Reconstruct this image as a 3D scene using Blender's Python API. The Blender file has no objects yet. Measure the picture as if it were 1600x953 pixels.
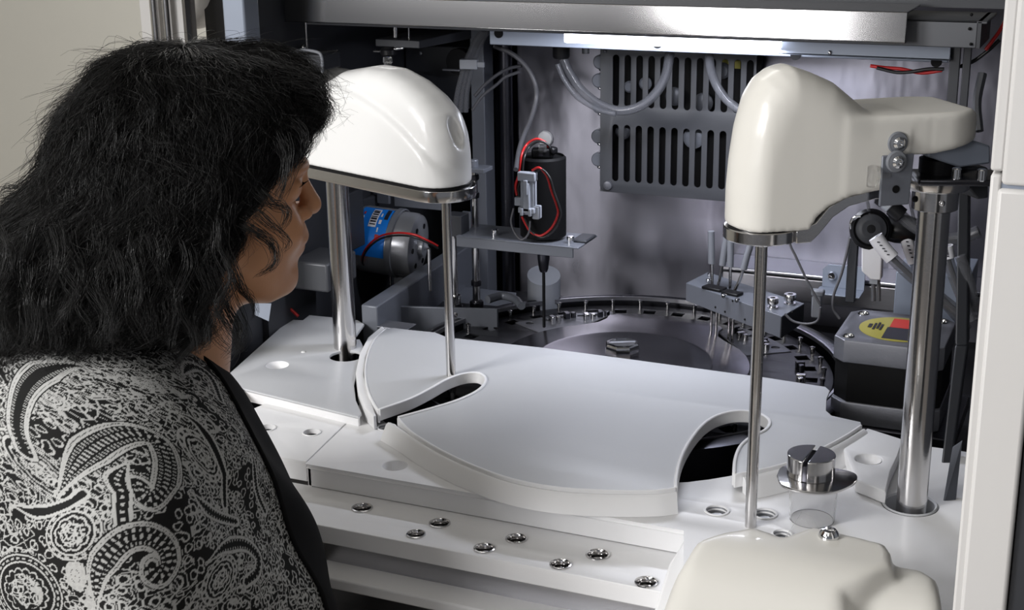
import bpy, bmesh, math, random
import numpy as np
from mathutils import Vector, Matrix
random.seed(7); np.random.seed(7)
SC = bpy.context.scene; COL = SC.collection
# ---------------------------------------------------------------- camera frame
F = 2214.0
_Z = -np.array([105., 7090., F]); _Z /= np.linalg.norm(_Z)
_X = np.array([5220., 614., -F]); _X -= _X.dot(_Z)*_Z; _X /= np.linalg.norm(_X)
_Y = np.cross(_Z, _X)
RM = np.array([_X, _Y, _Z]); CAM = np.array([0., 0., 1.52])
def ray(x, y): return RM @ np.array([x-800., y-476.5, F]) / F
def Pz(x, y, z): d = ray(x, y); return CAM + d*(z-1.52)/d[2]
def Py(x, y, Y): d = ray(x, y); return CAM + d*Y/d[1]
def Px(x, y, X): d = ray(x, y); return CAM + d*X/d[0]
def Pd(x, y, t): return CAM + ray(x, y)*t
def Pl(x, y, p, n):
    d = ray(x, y); n = np.array(n, float); return CAM + d*(np.dot(np.array(p)-CAM, n)/np.dot(d, n))
def mm(px, p):      # length in metres of px pixels at point p
    return px*float(RM.T[2] @ (np.array(p)-CAM))/F
# ---------------------------------------------------------------- materials
def mat(name, col, rough=.5, metal=0., bump=0., bscale=200., var=0., vscale=8., aniso=0., trans=0., ior=1.45,
        emit=None, estr=0., spec=.5, coat=0., stretch=None, sss=0., alpha=1., rvar=0., vertex=None, bdist=.002):
    m = bpy.data.materials.new(name); m.use_nodes = True
    nt = m.node_tree; b = nt.nodes['Principled BSDF']
    b.inputs['Base Color'].default_value = (*col, 1); b.inputs['Roughness'].default_value = rough
    b.inputs['Metallic'].default_value = metal; b.inputs['IOR'].default_value = ior
    b.inputs['Specular IOR Level'].default_value = spec; b.inputs['Coat Weight'].default_value = coat
    b.inputs['Transmission Weight'].default_value = trans; b.inputs['Alpha'].default_value = alpha
    b.inputs['Anisotropic'].default_value = aniso
    if sss: b.inputs['Subsurface Weight'].default_value = sss; b.inputs['Subsurface Radius'].default_value = (.01, .004, .002)
    if emit: b.inputs['Emission Color'].default_value = (*emit, 1); b.inputs['Emission Strength'].default_value = estr
    tc = nt.nodes.new('ShaderNodeTexCoord'); mp = nt.nodes.new('ShaderNodeMapping')
    nt.links.new(tc.outputs['Object'], mp.inputs['Vector'])
    if stretch: mp.inputs['Scale'].default_value = stretch
    if vertex:
        vc = nt.nodes.new('ShaderNodeVertexColor'); vc.layer_name = vertex
        nt.links.new(vc.outputs['Color'], b.inputs['Base Color'])
    elif var:
        n = nt.nodes.new('ShaderNodeTexNoise'); n.inputs['Scale'].default_value = vscale; n.inputs['Detail'].default_value = 5
        nt.links.new(mp.outputs['Vector'], n.inputs['Vector'])
        mx = nt.nodes.new('ShaderNodeMix'); mx.data_type = 'RGBA'
        mx.inputs['A'].default_value = (*[max(0, c*(1-var)) for c in col], 1); mx.inputs['B'].default_value = (*[min(1, c*(1+var)) for c in col], 1)
        nt.links.new(n.outputs['Fac'], mx.inputs['Factor']); nt.links.new(mx.outputs['Result'], b.inputs['Base Color'])
    if rvar:
        n2 = nt.nodes.new('ShaderNodeTexNoise'); n2.inputs['Scale'].default_value = vscale; n2.inputs['Detail'].default_value = 4
        nt.links.new(mp.outputs['Vector'], n2.inputs['Vector'])
        mr = nt.nodes.new('ShaderNodeMapRange'); mr.inputs['To Min'].default_value = max(.02, rough-rvar); mr.inputs['To Max'].default_value = rough+rvar
        nt.links.new(n2.outputs['Fac'], mr.inputs['Value']); nt.links.new(mr.outputs['Result'], b.inputs['Roughness'])
    if bump:
        n3 = nt.nodes.new('ShaderNodeTexNoise'); n3.inputs['Scale'].default_value = bscale; n3.inputs['Detail'].default_value = 3
        nt.links.new(mp.outputs['Vector'], n3.inputs['Vector'])
        bp = nt.nodes.new('ShaderNodeBump'); bp.inputs['Strength'].default_value = bump; bp.inputs['Distance'].default_value = bdist
        nt.links.new(n3.outputs['Fac'], bp.inputs['Height']); nt.links.new(bp.outputs['Normal'], b.inputs['Normal'])
    return m
M = {}
M['deck'] = mat('deck_plastic', (.53, .54, .56), .42, bump=.05, bscale=900, var=.03, vscale=6)
M['white'] = mat('white_plastic', (.80, .80, .81), .38, bump=.04, bscale=900, var=.02, vscale=6)
M['shell'] = mat('glossy_shell', (.72, .72, .715), .28, var=.015, vscale=9, coat=.15)
M['shell2'] = mat('cream_shell', (.62, .605, .565), .33, var=.03, vscale=9, coat=.1)
M['pillar'] = mat('pillar_paint', (.56, .55, .54), .45, bump=.03, bscale=600, var=.02)
M['steel'] = mat('brushed_steel', (.50, .50, .53), .30, 1, bump=.12, bscale=60, stretch=(1, 1, 25), var=.08, vscale=10)
M['beamsteel'] = mat('beam_steel', (.25, .247, .25), .12, 1, stretch=(.4, 10, 10), var=.005, vscale=4)
M['backsteel'] = mat('back_wall_steel', (.215, .213, .25), .32, 1, bump=.6, bscale=7, bdist=.004, var=.16, vscale=11, rvar=.10, stretch=(1.6, 1, .7), aniso=.8)
_nt = M['backsteel'].node_tree; _tg = _nt.nodes.new('ShaderNodeTangent'); _tg.direction_type = 'RADIAL'; _tg.axis = 'Z'
_nt.nodes['Principled BSDF'].inputs['Anisotropic Rotation'].default_value = .25
_nt.links.new(_tg.outputs['Tangent'], _nt.nodes['Principled BSDF'].inputs['Tangent'])
M['rod'] = mat('polished_rod', (.62, .61, .61), .16, 1, bump=.02, bscale=300, var=.04, vscale=40)
M['chrome'] = mat('chrome', (.75, .75, .76), .10, 1, var=.03)
M['darksteel'] = mat('dark_steel', (.075, .075, .088), .30, 1, var=.15, vscale=12, rvar=.08)
M['disc'] = mat('disc_steel', (.27, .26, .29), .22, 1, var=.10, vscale=10, rvar=.06)
M['paint'] = mat('blue_grey_paint', (.14, .15, .175), .40, .25, var=.05)
M['paintl'] = mat('light_blue_grey_paint', (.24, .27, .33), .38, .2, var=.05)
M['dpaint'] = mat('dark_grey_paint', (.032, .034, .040), .45, .1, var=.08)
M['vent'] = mat('vent_grey_metal', (.080, .083, .092), .45, .3, var=.06)
M['black'] = mat('black_plastic', (.006, .006, .007), .35, var=.1, spec=.3)
M['mblack'] = mat('matt_black', (.005, .005, .0055), .6, var=.1, spec=.15)
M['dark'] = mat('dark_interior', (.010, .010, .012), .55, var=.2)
M['tube'] = mat('clear_tube', (.11, .113, .125), .14, alpha=.5, var=.01)
M['clear'] = mat('clear_plastic', (.93, .93, .93), .06, trans=.97, ior=1.25, var=.01)
M['frost'] = mat('frosted_plastic', (.20, .21, .235), .4, trans=.2, ior=1.4, var=.02)
M['red'] = mat('red_wire', (.42, .015, .015), .35, var=.05)
M['wire'] = mat('black_wire', (.012, .012, .013), .35, var=.05)
M['greywire'] = mat('grey_wire', (.10, .10, .11), .4, var=.05)
M['blue'] = mat('blue_label', (.01, .20, .72), .30, var=.15, vscale=60)
M['paper'] = mat('white_label', (.72, .72, .76), .5, var=.02)
M['ink'] = mat('label_ink', (.02, .02, .03), .5, var=.02)
M['yellow'] = mat('yellow_label', (.34, .30, .05), .45, var=.05)
M['rlabel'] = mat('red_label', (.50, .03, .02), .45, var=.05)
M['orange'] = mat('orange_label', (.50, .13, .02), .45, var=.05)
M['alu'] = mat('cast_aluminium', (.22, .225, .25), .42, .7, bump=.08, bscale=500, var=.04)
M['silver'] = mat('silver_motor', (.42, .43, .46), .30, .55, var=.05)
M['connector'] = mat('grey_connector', (.30, .32, .36), .4, var=.03)
M['lamp'] = mat('lamp_diffuser', (.9, .9, 1), .4, emit=(.86, .89, 1.0), estr=7, var=.01)
M['roomwall'] = mat('room_wall_paint', (.50, .49, .45), .8, bump=.04, bscale=150, var=.03, vscale=2)
M['ceil'] = mat('ceiling_paint', (.6, .6, .58), .85, bump=.04, bscale=100, var=.03)
M['floor'] = mat('floor_vinyl', (.46, .42, .38), .5, bump=.03, bscale=100, var=.08, vscale=20)
# ---------------------------------------------------------------- objects
def wl(o): return np.array(o['_w']) if o is not None and '_w' in o else np.zeros(3)
def thing(name, label, cat, loc, group=None):
    o = bpy.data.objects.new(name, None); COL.objects.link(o); o.empty_display_size = .02
    o.location = [float(v) for v in loc]; o['_w'] = [float(v) for v in loc]
    o['label'] = label; o['category'] = cat
    if group: o['group'] = group
    return o
def tag(o, label=None, cat=None, group=None, kind=None):
    if label: o['label'] = label
    if cat: o['category'] = cat
    if group: o['group'] = group
    if kind: o['kind'] = kind
    return o
class MB:
    def __init__(s): s.v = []; s.f = []
    def add(s, vs, fs):
        n = len(s.v); s.v += [tuple(map(float, p)) for p in vs]; s.f += [tuple(i+n for i in f) for f in fs]; return s
    def box(s, c, size, rz=0., R=None):
        c = np.array(c, float); h = np.array(size, float)/2
        if R is None: R = np.array([[math.cos(rz), -math.sin(rz), 0], [math.sin(rz), math.cos(rz), 0], [0, 0, 1]])
        vs = [c + R @ (h*np.array([a, b, d])) for d in (-1, 1) for b in (-1, 1) for a in (-1, 1)]
        return s.add(vs, [(0,2,3,1),(4,5,7,6),(0,1,5,4),(2,6,7,3),(0,4,6,2),(1,3,7,5)])
    def span(s, a, b):
        a = np.array(a, float); b = np.array(b, float); return s.box((a+b)/2, np.abs(b-a))
    def hexa(s, lo, hi):   # 4 bottom points, 4 top points in the same order
        return s.add(list(lo)+list(hi), [(3,2,1,0),(4,5,6,7),(0,1,5,4),(1,2,6,5),(2,3,7,6),(3,0,4,7)])
    def prism(s, pts, z0, z1):
        n = len(pts); a = sum(pts[i][0]*pts[(i+1)%n][1]-pts[(i+1)%n][0]*pts[i][1] for i in range(n))
        if a < 0: pts = pts[::-1]
        vs = [(p[0], p[1], z0) for p in pts]+[(p[0], p[1], z1) for p in pts]
        return s.add(vs, [tuple(range(n))[::-1], tuple(range(n, 2*n))]+[(i, (i+1)%n, n+(i+1)%n, n+i) for i in range(n)])
    def extr(s, pts, d):   # planar 3D polygon extruded by vector d
        n = len(pts); pts = [np.array(p, float) for p in pts]; d = np.array(d, float)
        return s.add(pts+[p+d for p in pts], [tuple(range(n)), tuple(range(n, 2*n))[::-1]]+[(i, n+i, n+(i+1)%n, (i+1)%n) for i in range(n)])
    def lathe(s, prof, o, ax=(0, 0, 1), seg=32, cap=True):   # prof [(r,h)]
        ax = np.array(ax, float); ax /= np.linalg.norm(ax); o = np.array(o, float)
        t = np.array([1., 0, 0]) if abs(ax[0]) < .8 else np.array([0, 1., 0])
        u = np.cross(ax, t); u /= np.linalg.norm(u); w = np.cross(ax, u)
        vs = []; fs = []
        for r, h in prof:
            for k in range(seg):
                a = 2*math.pi*k/seg; vs.append(o+ax*h+(u*math.cos(a)+w*math.sin(a))*r)
        for i in range(len(prof)-1):
            for k in range(seg):
                k2 = (k+1) % seg; fs.append((i*seg+k, i*seg+k2, (i+1)*seg+k2, (i+1)*seg+k))
        if cap:
            fs.append(tuple(range(seg))[::-1]); fs.append(tuple(range((len(prof)-1)*seg, len(prof)*seg)))
        return s.add(vs, fs)
    def cyl(s, a, b, r, r2=None, seg=24):
        a = np.array(a, float); b = np.array(b, float); L = np.linalg.norm(b-a)
        return s.lathe([(r, 0), (r if r2 is None else r2, L)], a, b-a, seg)
    def rod(s, a, b, r, seg=24, ch=.001):
        a = np.array(a, float); b = np.array(b, float); L = np.linalg.norm(b-a)
        return s.lathe([(r-ch, 0), (r, ch), (r, L-ch), (r-ch, L)], a, b-a, seg)
    def tube(s, pts, r, seg=10, sub=8):
        p = spline(pts, sub); n = len(p); vs = []; fs = []
        T = np.gradient(p, axis=0); T /= np.linalg.norm(T, axis=1)[:, None]+1e-12
        up = np.array([0, 0, 1.]) if abs(T[0][2]) < .9 else np.array([1., 0, 0])
        u = np.cross(T[0], up); u /= np.linalg.norm(u)
        rr = r if hasattr(r, '__len__') else [r]*n
        for i in range(n):
            u = u-T[i]*u.dot(T[i]); u /= np.linalg.norm(u); w = np.cross(T[i], u)
            for k in range(seg):
                a = 2*math.pi*k/seg; vs.append(p[i]+(u*math.cos(a)+w*math.sin(a))*rr[i])
        for i in range(n-1):
            for k in range(seg):
                k2 = (k+1) % seg; fs.append((i*seg+k, (i+1)*seg+k, (i+1)*seg+k2, i*seg+k2))
        fs.append(tuple(range(seg))); fs.append(tuple(range((n-1)*seg, n*seg))[::-1])
        return s.add(vs, fs)
    def ball(s, c, r, seg=16, sc=(1, 1, 1)):
        n = len(s.v); prof = [(max(1e-5, r*math.sin(math.pi*i/10)), -r*math.cos(math.pi*i/10)) for i in range(11)]
        s.lathe(prof, (0, 0, 0), seg=seg)
        for i in range(n, len(s.v)):
            v = s.v[i]; s.v[i] = (v[0]*sc[0]+c[0], v[1]*sc[1]+c[1], v[2]*sc[2]+c[2])
        return s
def spline(pts, sub=8):
    P = [np.array(p, float) for p in pts]
    if len(P) < 3: return np.array([P[0]+(P[1]-P[0])*t for t in np.linspace(0, 1, 3)])
    P = [2*P[0]-P[1]]+P+[2*P[-1]-P[-2]]; out = []
    for i in range(1, len(P)-2):
        for k in range(sub):
            t = k/sub; a, b, c, d = P[i-1:i+3]
            out.append(.5*((2*b)+(-a+c)*t+(2*a-5*b+4*c-d)*t*t+(-a+3*b-3*c+d)*t**3))
    out.append(P[-2]); return np.array(out)
def link(name, me, m, parent):
    o = bpy.data.objects.new(name, me); COL.objects.link(o)
    if parent is not None: o.parent = parent
    if m is not None: me.materials.append(m)
    return o
def obj(name, mb, m, parent=None, smooth=None, bev=0., label=None, seg=2):
    V = np.array(mb.v)
    w = wl(parent) if parent is not None else np.array([(V[:, 0].min()+V[:, 0].max())/2, (V[:, 1].min()+V[:, 1].max())/2, V[:, 2].min()])
    me = bpy.data.meshes.new(name); me.from_pydata((V-w).tolist(), [], mb.f)
    me.validate(); me.update()
    o = link(name, me, m, parent); o['_w'] = [float(x) for x in w]
    if parent is None: o.location = w
    bm = bmesh.new(); bm.from_mesh(me); bmesh.ops.recalc_face_normals(bm, faces=bm.faces); bm.to_mesh(me); bm.free()
    if bev:
        b = o.modifiers.new('bevel', 'BEVEL'); b.width = bev; b.segments = seg; b.limit_method = 'ANGLE'; b.angle_limit = .6
    me.shade_smooth()
    me.set_sharp_from_angle(angle=.65)
    if label: o['label'] = label
    return o
def plate(name, outline, holes, z0, z1, m, parent=None, bev=.0015, label=None, mtx=None):
    """filled 2D outline with holes, extruded into a solid; outline in XY (or in the frame mtx)"""
    cu = bpy.data.curves.new(name, 'CURVE'); cu.dimensions = '2D'; cu.fill_mode = 'BOTH'
    bev = min(bev, (z1-z0)*.45)
    cu.extrude = (z1-z0)/2-bev; cu.bevel_depth = bev; cu.bevel_resolution = 2; cu.offset = -bev
    for pl in [outline]+list(holes):
        sp = cu.splines.new('POLY'); sp.points.add(len(pl)-1)
        for i, p in enumerate(pl): sp.points[i].co = (p[0], p[1], 0, 1)
        sp.use_cyclic_u = True
    t = bpy.data.objects.new('tmp', cu); COL.objects.link(t)
    dg = bpy.context.evaluated_depsgraph_get(); me = bpy.data.meshes.new_from_object(t.evaluated_get(dg))
    bpy.data.objects.remove(t); bpy.data.curves.remove(cu)
    n = len(me.vertices); co = np.empty(n*3); me.vertices.foreach_get('co', co); co = co.reshape(-1, 3); co[:, 2] += (z0+z1)/2
    if mtx is not None: co = co @ np.array(mtx[0]).T + np.array(mtx[1])
    w = wl(parent) if parent is not None else np.array([(co[:, 0].min()+co[:, 0].max())/2, (co[:, 1].min()+co[:, 1].max())/2, co[:, 2].min()])
    me.vertices.foreach_set('co', (co-w).ravel()); me.materials.clear()
    o = link(name, me, m, parent); me.name = name; o['_w'] = [float(x) for x in w]
    if parent is None: o.location = w
    bm = bmesh.new(); bm.from_mesh(me); bmesh.ops.remove_doubles(bm, verts=bm.verts, dist=1e-5)
    bmesh.ops.recalc_face_normals(bm, faces=bm.faces); bm.to_mesh(me); bm.free()
    me.shade_smooth(); me.set_sharp_from_angle(angle=.5)
    if label: o['label'] = label
    return o
def circ(c, r, n=40, ry=None): return [(c[0]+r*math.cos(2*math.pi*i/n), c[1]+(ry or r)*math.sin(2*math.pi*i/n)) for i in range(n)]
def slot(x, z0, z1, r, n=8):
    return [(x+r*math.cos(a), z1-r+r*math.sin(a)) for a in np.linspace(0, math.pi, n)]+[(x+r*math.cos(a), z0+r+r*math.sin(a)) for a in np.linspace(math.pi, 2*math.pi, n)]
# ---- implicit surfaces
def net(fn, lo, hi, step):
    lo = np.array(lo, float); hi = np.array(hi, float); N = np.ceil((hi-lo)/step).astype(int)+1
    ax = [lo[i]+step*np.arange(N[i]) for i in range(3)]
    G = np.stack(np.meshgrid(*ax, indexing='ij'), -1); D = fn(G.reshape(-1, 3)).reshape(N)
    S = D < 0; n = N-1
    def C(a, i, j, k): return a[i:i+n[0], j:j+n[1], k:k+n[2]]
    cnt = sum(C(S, i, j, k).astype(int) for i in (0, 1) for j in (0, 1) for k in (0, 1))
    act = (cnt > 0) & (cnt < 8); idx = -np.ones(n, int); cells = np.argwhere(act); idx[act] = np.arange(len(cells))
    acc = np.zeros((len(cells), 3)); num = np.zeros(len(cells)); cor = [(i, j, k) for i in (0, 1) for j in (0, 1) for k in (0, 1)]
    for a in cor:
        for d in range(3):
            if a[d]: continue
            b = list(a); b[d] = 1
            ia = cells+np.array(a); ib = cells+np.array(b)
            da = D[tuple(ia.T)]; db = D[tuple(ib.T)]; m = (da < 0) != (db < 0)
            t = np.where(m, da/np.where(m, da-db, 1), 0)
            p = np.array(a)+t[:, None]*(np.array(b)-np.array(a)); acc[m] += p[m]; num[m] += 1
    V = lo+step*(cells+acc/num[:, None]); Fs = []
    for d in range(3):
        e = np.zeros(3, int); e[d] = 1; u, v = [(1, 2), (2, 0), (0, 1)][d]
        A = S[tuple(slice(0, N[q]-(1 if q == d else 0)) for q in range(3))]
        B = S[tuple(slice(e[q], N[q]) for q in range(3))]
        E = np.argwhere(A != B)
        E = E[(E[:, u] > 0) & (E[:, v] > 0) & (E[:, u] < N[u]-1) & (E[:, v] < N[v]-1)]
        if not len(E): continue
        eu = np.zeros(3, int); eu[u] = 1; ev = np.zeros(3, int); ev[v] = 1
        q = [idx[tuple((E-o).T)] for o in (eu+ev, ev, 0*eu, eu)]
        Q = np.stack(q, 1); fl = ~S[tuple(E.T)]; Q[fl] = Q[fl][:, ::-1]; Fs.append(Q)
    return V, np.concatenate(Fs)
def netobj(name, VF, m, parent=None, smooth=0, label=None):
    V, Fq = VF
    w = wl(parent) if parent is not None else np.array([(V[:, 0].min()+V[:, 0].max())/2, (V[:, 1].min()+V[:, 1].max())/2, V[:, 2].min()])
    me = bpy.data.meshes.new(name); me.from_pydata((V-w).tolist(), [], Fq.tolist()); me.validate(); me.update(); me.shade_smooth()
    o = link(name, me, m, parent); o['_w'] = [float(x) for x in w]
    if parent is None: o.location = w
    if smooth:
        s = o.modifiers.new('smooth', 'SMOOTH'); s.iterations = smooth; s.factor = .5
    if label: o['label'] = label
    return o
def smin(a, b, k): h = np.clip(.5+.5*(b-a)/k, 0, 1); return b*(1-h)+a*h-k*h*(1-h)
def smax(a, b, k): return -smin(-a, -b, k)
def ell(p, c, r): q = (p-np.array(c))/np.array(r); k = np.linalg.norm(q, axis=1); return (k-1)*min(r)
def cap(p, a, b, r1, r2=None):
    a = np.array(a, float); b = np.array(b, float); r2 = r1 if r2 is None else r2
    t = np.clip(((p-a) @ (b-a))/np.dot(b-a, b-a), 0, 1); return np.linalg.norm(p-a-t[:, None]*(b-a), axis=1)-(r1+(r2-r1)*t)
def rbox(p, c, h, r): q = np.abs(p-np.array(c))-np.array(h)+r; return np.linalg.norm(np.maximum(q, 0), axis=1)+np.minimum(q.max(1), 0)-r
def poly_sd(x, y, P):
    P = np.array(P); d = np.full(x.shape, 1e9); ins = np.zeros(x.shape, bool); n = len(P)
    for i in range(n):
        a = P[i]; b = P[(i+1) % n]; e = b-a; t = np.clip(((x-a[0])*e[0]+(y-a[1])*e[1])/(e@e), 0, 1)
        d = np.minimum(d, (x-a[0]-t*e[0])**2+(y-a[1]-t*e[1])**2)
        if a[1] != b[1]:
            c = ((a[1] > y) != (b[1] > y)) & (x < (b[0]-a[0])*(y-a[1])/(b[1]-a[1])+a[0]); ins ^= c
    return np.where(ins, -1, 1)*np.sqrt(d)
# ================================================================ ROOM
def struct(o): o['kind'] = 'structure'; return o
FR = 0.0
struct(obj('floor', MB().span((-5, -3, -.05), (3.5, 4, 0)), M['floor']))
struct(obj('ceiling', MB().span((-5, -3, 2.7), (3.5, 4, 2.75)), M['ceil']))
struct(obj('wall_back', MB().span((-5, 3.6, 0), (3.5, 3.7, 2.7)), M['roomwall']))
struct(obj('wall_left', MB().span((-4.2, -3, 0), (-4.1, 4, 2.7)), M['roomwall']))
# chrome drip stand beyond the cabinet, upper left
t = thing('equipment_stand', 'pale upright panel with two chrome tubes rising behind the dark hair, upper left', 'stand', (-1.62, 2.3, 0))
def vpole(px, Y, r, m, name, z0=0., z1=1.75, py=40):
    p = Py(px, py, Y); return obj(name, MB().rod((p[0], Y, z0), (p[0], Y, z1), r), m, t)
a = Py(212, 60, 2.3); b = Py(290, 60, 2.3)
obj('upright_panel', MB().span((a[0], 2.32, .0), (b[0], 2.34, 1.75)), M['pillar'], t, bev=.002)
vpole(243, 2.3, .0085, M['rod'], 'tube'); vpole(262, 2.3, .0085, M['rod'], 'tube')
obj('edge_strip', MB().span((b[0]-.006, 2.305, 0), (b[0]+.001, 2.32, 1.75)), M['chrome'], t)
obj('foot', MB().span((a[0]-.1, 2.15, 0), (b[0]+.1, 2.5, .03)), M['pillar'], t, bev=.004)
# white plastic housing beside the stand
t = thing('wall_housing', 'smooth white plastic housing with a tapering lower end, beside the chrome tubes', 'housing', (-1.45, 2.45, 1.2))
pts = [Py(x, y, 2.4) for x, y in [(289, -60), (325, -60), (324, 0), (318, 14), (305, 28), (293, 47), (289, 50)]]
netobj('housing_shell', net(lambda p: smax(poly_sd(p[:, 0], p[:, 2], [(q[0], q[2]) for q in pts]), np.abs(p[:, 1]-2.45)-.04, .03), (pts[0][0]-.03, 2.39, pts[5][2]-.03), (pts[1][0]+.03, 2.51, pts[0][2]+.02), .0035), M['white'], t, 2)
obj('mounting_plate', MB().span((pts[0][0]-.0, 2.49, 1.2), (pts[0][0]+.13, 2.5, 1.75)), M['pillar'], t)
# ================================================================ CABINET
cab = thing('analyzer_cabinet', 'open steel cabinet of the laboratory analyser with a brushed steel back', 'cabinet', (-.6, 1.7, 0))
BY = 2.05
xl = Py(810, 250, BY)[0]
obj('back_panel', MB().span((xl, BY, .60), (.25, BY+.01, 1.36)), M['backsteel'], cab)
obj('rear_ledge', MB().span((Py(1128, 430, BY-.07)[0], BY-.07, .90), (.0, BY, Py(1200, 430, BY-.07)[2])).span((Py(1128, 430, BY-.07)[0], BY-.075, .938), (.22, BY, .944)), M['steel'], cab, bev=.002)
# recess left of the back panel
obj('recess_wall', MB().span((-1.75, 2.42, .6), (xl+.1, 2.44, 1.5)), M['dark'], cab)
x1 = Py(812, 250, 2.06)[0]; x0 = Py(775, 250, 2.06)[0]
obj('recess_jamb', MB().hexa([(x0, 2.06, .6), (x1, 2.055, .6), (x1, 2.42, .6), (x0, 2.42, .6)], [(x0, 2.06, 1.4), (x1, 2.055, 1.4), (x1, 2.42, 1.4), (x0, 2.42, 1.4)]), M['darksteel'], cab)
c = Py(790, 250, 2.03)[0]
obj('conduit', MB().rod((c, 2.035, .8), (c, 2.035, 1.36), .011), M['darksteel'], cab)
a = Py(739, 200, 2.0); b = Py(760, 200, 2.0)
obj('upright_rail', MB().span((a[0], 1.995, .8), (b[0], 2.03, 1.36)), M['paint'], cab, bev=.0015)
# left side wall with blue-grey front edge
obj('side_panel', MB().hexa([(-1.055, 1.535, .5), (-1.045, 1.535, .5), (-1.115, 2.42, .5), (-1.125, 2.42, .5)], [(-1.055, 1.535, 1.75), (-1.045, 1.535, 1.75), (-1.115, 2.42, 1.75), (-1.125, 2.42, 1.75)]).hexa([(-1.035, 1.36, .3), (-1.025, 1.36, .3), (-1.055, 1.54, .3), (-1.065, 1.54, .3)], [(-1.035, 1.36, .93), (-1.025, 1.36, .93), (-1.055, 1.54, 1.0), (-1.065, 1.54, 1.0)]), M['dpaint'], cab)
a = Py(352, 30, 1.53)
obj('corner_post', MB().span((a[0], 1.525, .985), (-1.043, 1.56, 1.75)), M['paintl'], cab, bev=.003)
for x, y in [(386, 62), (474, 75)]:
    p = Px(x, y, -1.05); obj('screw', MB().ball(p, .005, 12), M['chrome'], cab)
obj('side_panel_right', MB().span((.0, 1.25, .3), (.02, 2.06, 1.7)), M['dpaint'], cab)
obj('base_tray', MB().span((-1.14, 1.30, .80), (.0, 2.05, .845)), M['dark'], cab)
obj('plinth', MB().span((-1.05, 1.17, 0), (.0, 2.05, .30)), M['paint'], cab)
obj('roof', MB().span((-1.75, 1.735, 1.46), (.02, 2.44, 1.48)), M['dpaint'], cab)
obj('top_fascia', MB().span((-1.04, 1.735, 1.352), (.02, 1.745, 1.80)), M['dpaint'], cab)
# stainless hood beam
BMY = 1.62
lo = Py(950, 52, BMY); hi = Py(950, 7, BMY); xr = Py(1415, 60, BMY)[0]
bm_ = thing('hood_beam', 'wide brushed steel beam with a bright reflection across the top of the opening', 'beam', (-.6, BMY, lo[2]))
obj('front_face', MB().hexa([(-1.045, BMY, lo[2]), (xr, BMY, lo[2]), (xr, BMY+.003, lo[2]), (-1.045, BMY+.003, lo[2])], [(-1.045, BMY+.0031, hi[2]), (xr, BMY+.0031, hi[2]), (xr, BMY+.0061, hi[2]), (-1.045, BMY+.0061, hi[2])]).span((-1.045, BMY+.0031, hi[2]-.002), (xr, BMY+.10, hi[2])).span((-1.045, BMY, lo[2]), (xr, BMY+.012, lo[2]+.002)), M['beamsteel'], bm_, bev=.0008)
lo2 = Py(1420, 72, BMY+.03); hi2 = Py(1420, 30, BMY+.03); x2 = Py(1526, 60, BMY+.03)[0]
b2 = thing('lamp_housing', 'grey steel box channel sticking out past the right end of the hood beam', 'housing', (-.2, BMY, lo2[2]))
obj('channel', MB().span((-1.03, BMY+.03, lo2[2]), (x2, BMY+.034, hi2[2])).span((-1.03, BMY+.03, hi2[2]-.003), (x2+.01, BMY+.13, hi2[2])), M['vent'], b2, bev=.001)
obj('end_cap', MB().extr([(x2+.0, BMY+.03, lo2[2]), (x2+.0, BMY+.13, lo2[2]), (x2+.0, BMY+.13, hi2[2]), (x2, BMY+.03, hi2[2])], (.004, 0, 0)), M['dpaint'], b2)
for x, y in [(1518, 23), (1515, 45), (1517, 69)]:
    obj('screw', MB().ball(Py(x, y, BMY+.028), .0018, 8), M['mblack'], b2)
# glowing strip lamp under the beam
lp = thing('strip_lamp', 'glowing white strip lamp under the hood beam', 'lamp', (-.5, 1.70, lo[2]))
LX0 = Py(880, 60, 1.70)[0]; LX1 = Py(1215, 76, 1.70)[0]; LZ = Py(1100, 68, 1.70)[2]
obj('diffuser', MB().span((LX0, 1.70, LZ-.006), (LX1, 1.725, LZ+.012)), M['lamp'], lp, bev=.003)
obj('lamp_tray', MB().span((LX0-.01, 1.69, LZ+.012), (LX1+.01, 1.735, LZ+.02)), M['steel'], lp)
# rail under the lamp
RY = 1.78
r0 = Py(765, 64, RY); r1 = Py(1480, 108, RY); rt = Py(1100, 68, RY)[2]; rb = Py(1100, 83, RY)[2]
rl = thing('cross_rail', 'long blue-grey metal rail spanning the cabinet under the hood beam', 'rail', (-.5, RY, rb))
obj('front_flange', MB().span((r0[0], RY, rb), (r1[0], RY+.003, rt+.008)).span((r0[0], RY, rt+.005), (r1[0], RY+.05, rt+.008)), M['paintl'], rl, bev=.001)
u0 = Py(1215, 85, RY-.06); ub = Py(1300, 88, RY-.06)[2]; ut = Py(1300, 66, RY-.06)[2]; ux = Py(1485, 85, RY-.06)[0]
obj('upper_flange', MB().span((u0[0], RY-.06, ub), (ux, RY-.056, ut)).span((u0[0], RY-.06, ub), (ux, RY, ub+.003)), M['paintl'], rl, bev=.001)
for x, y in [(779, 52), (1027, 68), (1243, 86), (1463, 97)]:
    p = Py(x, y, RY-.001); obj('hole_plug', MB().cyl((p[0], RY-.0015, p[2]), (p[0], RY+.002, p[2]), .0065), M['mblack'], rl)
p = Py(1297, 82, RY-.06); obj('screw', MB().ball(p, .0028, 10), M['chrome'], rl)
p = Py(911, 76, RY); obj('stud', MB().cyl((p[0], RY+.01, rb-.008), (p[0], RY+.01, rb+.002), .005), M['mblack'], rl)
a = Py(1487, 85, RY-.05)[0]
st = obj('rail_strap', MB().span((a-.002, RY-.05, Py(1487, 205, RY-.05)[2]), (a+.010, RY-.045, ut)).span((a+.013, RY-.05, Py(1487, 215, RY-.05)[2]), (a+.022, RY-.045, ut)), M['dpaint'], rl, bev=.001)
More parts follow.
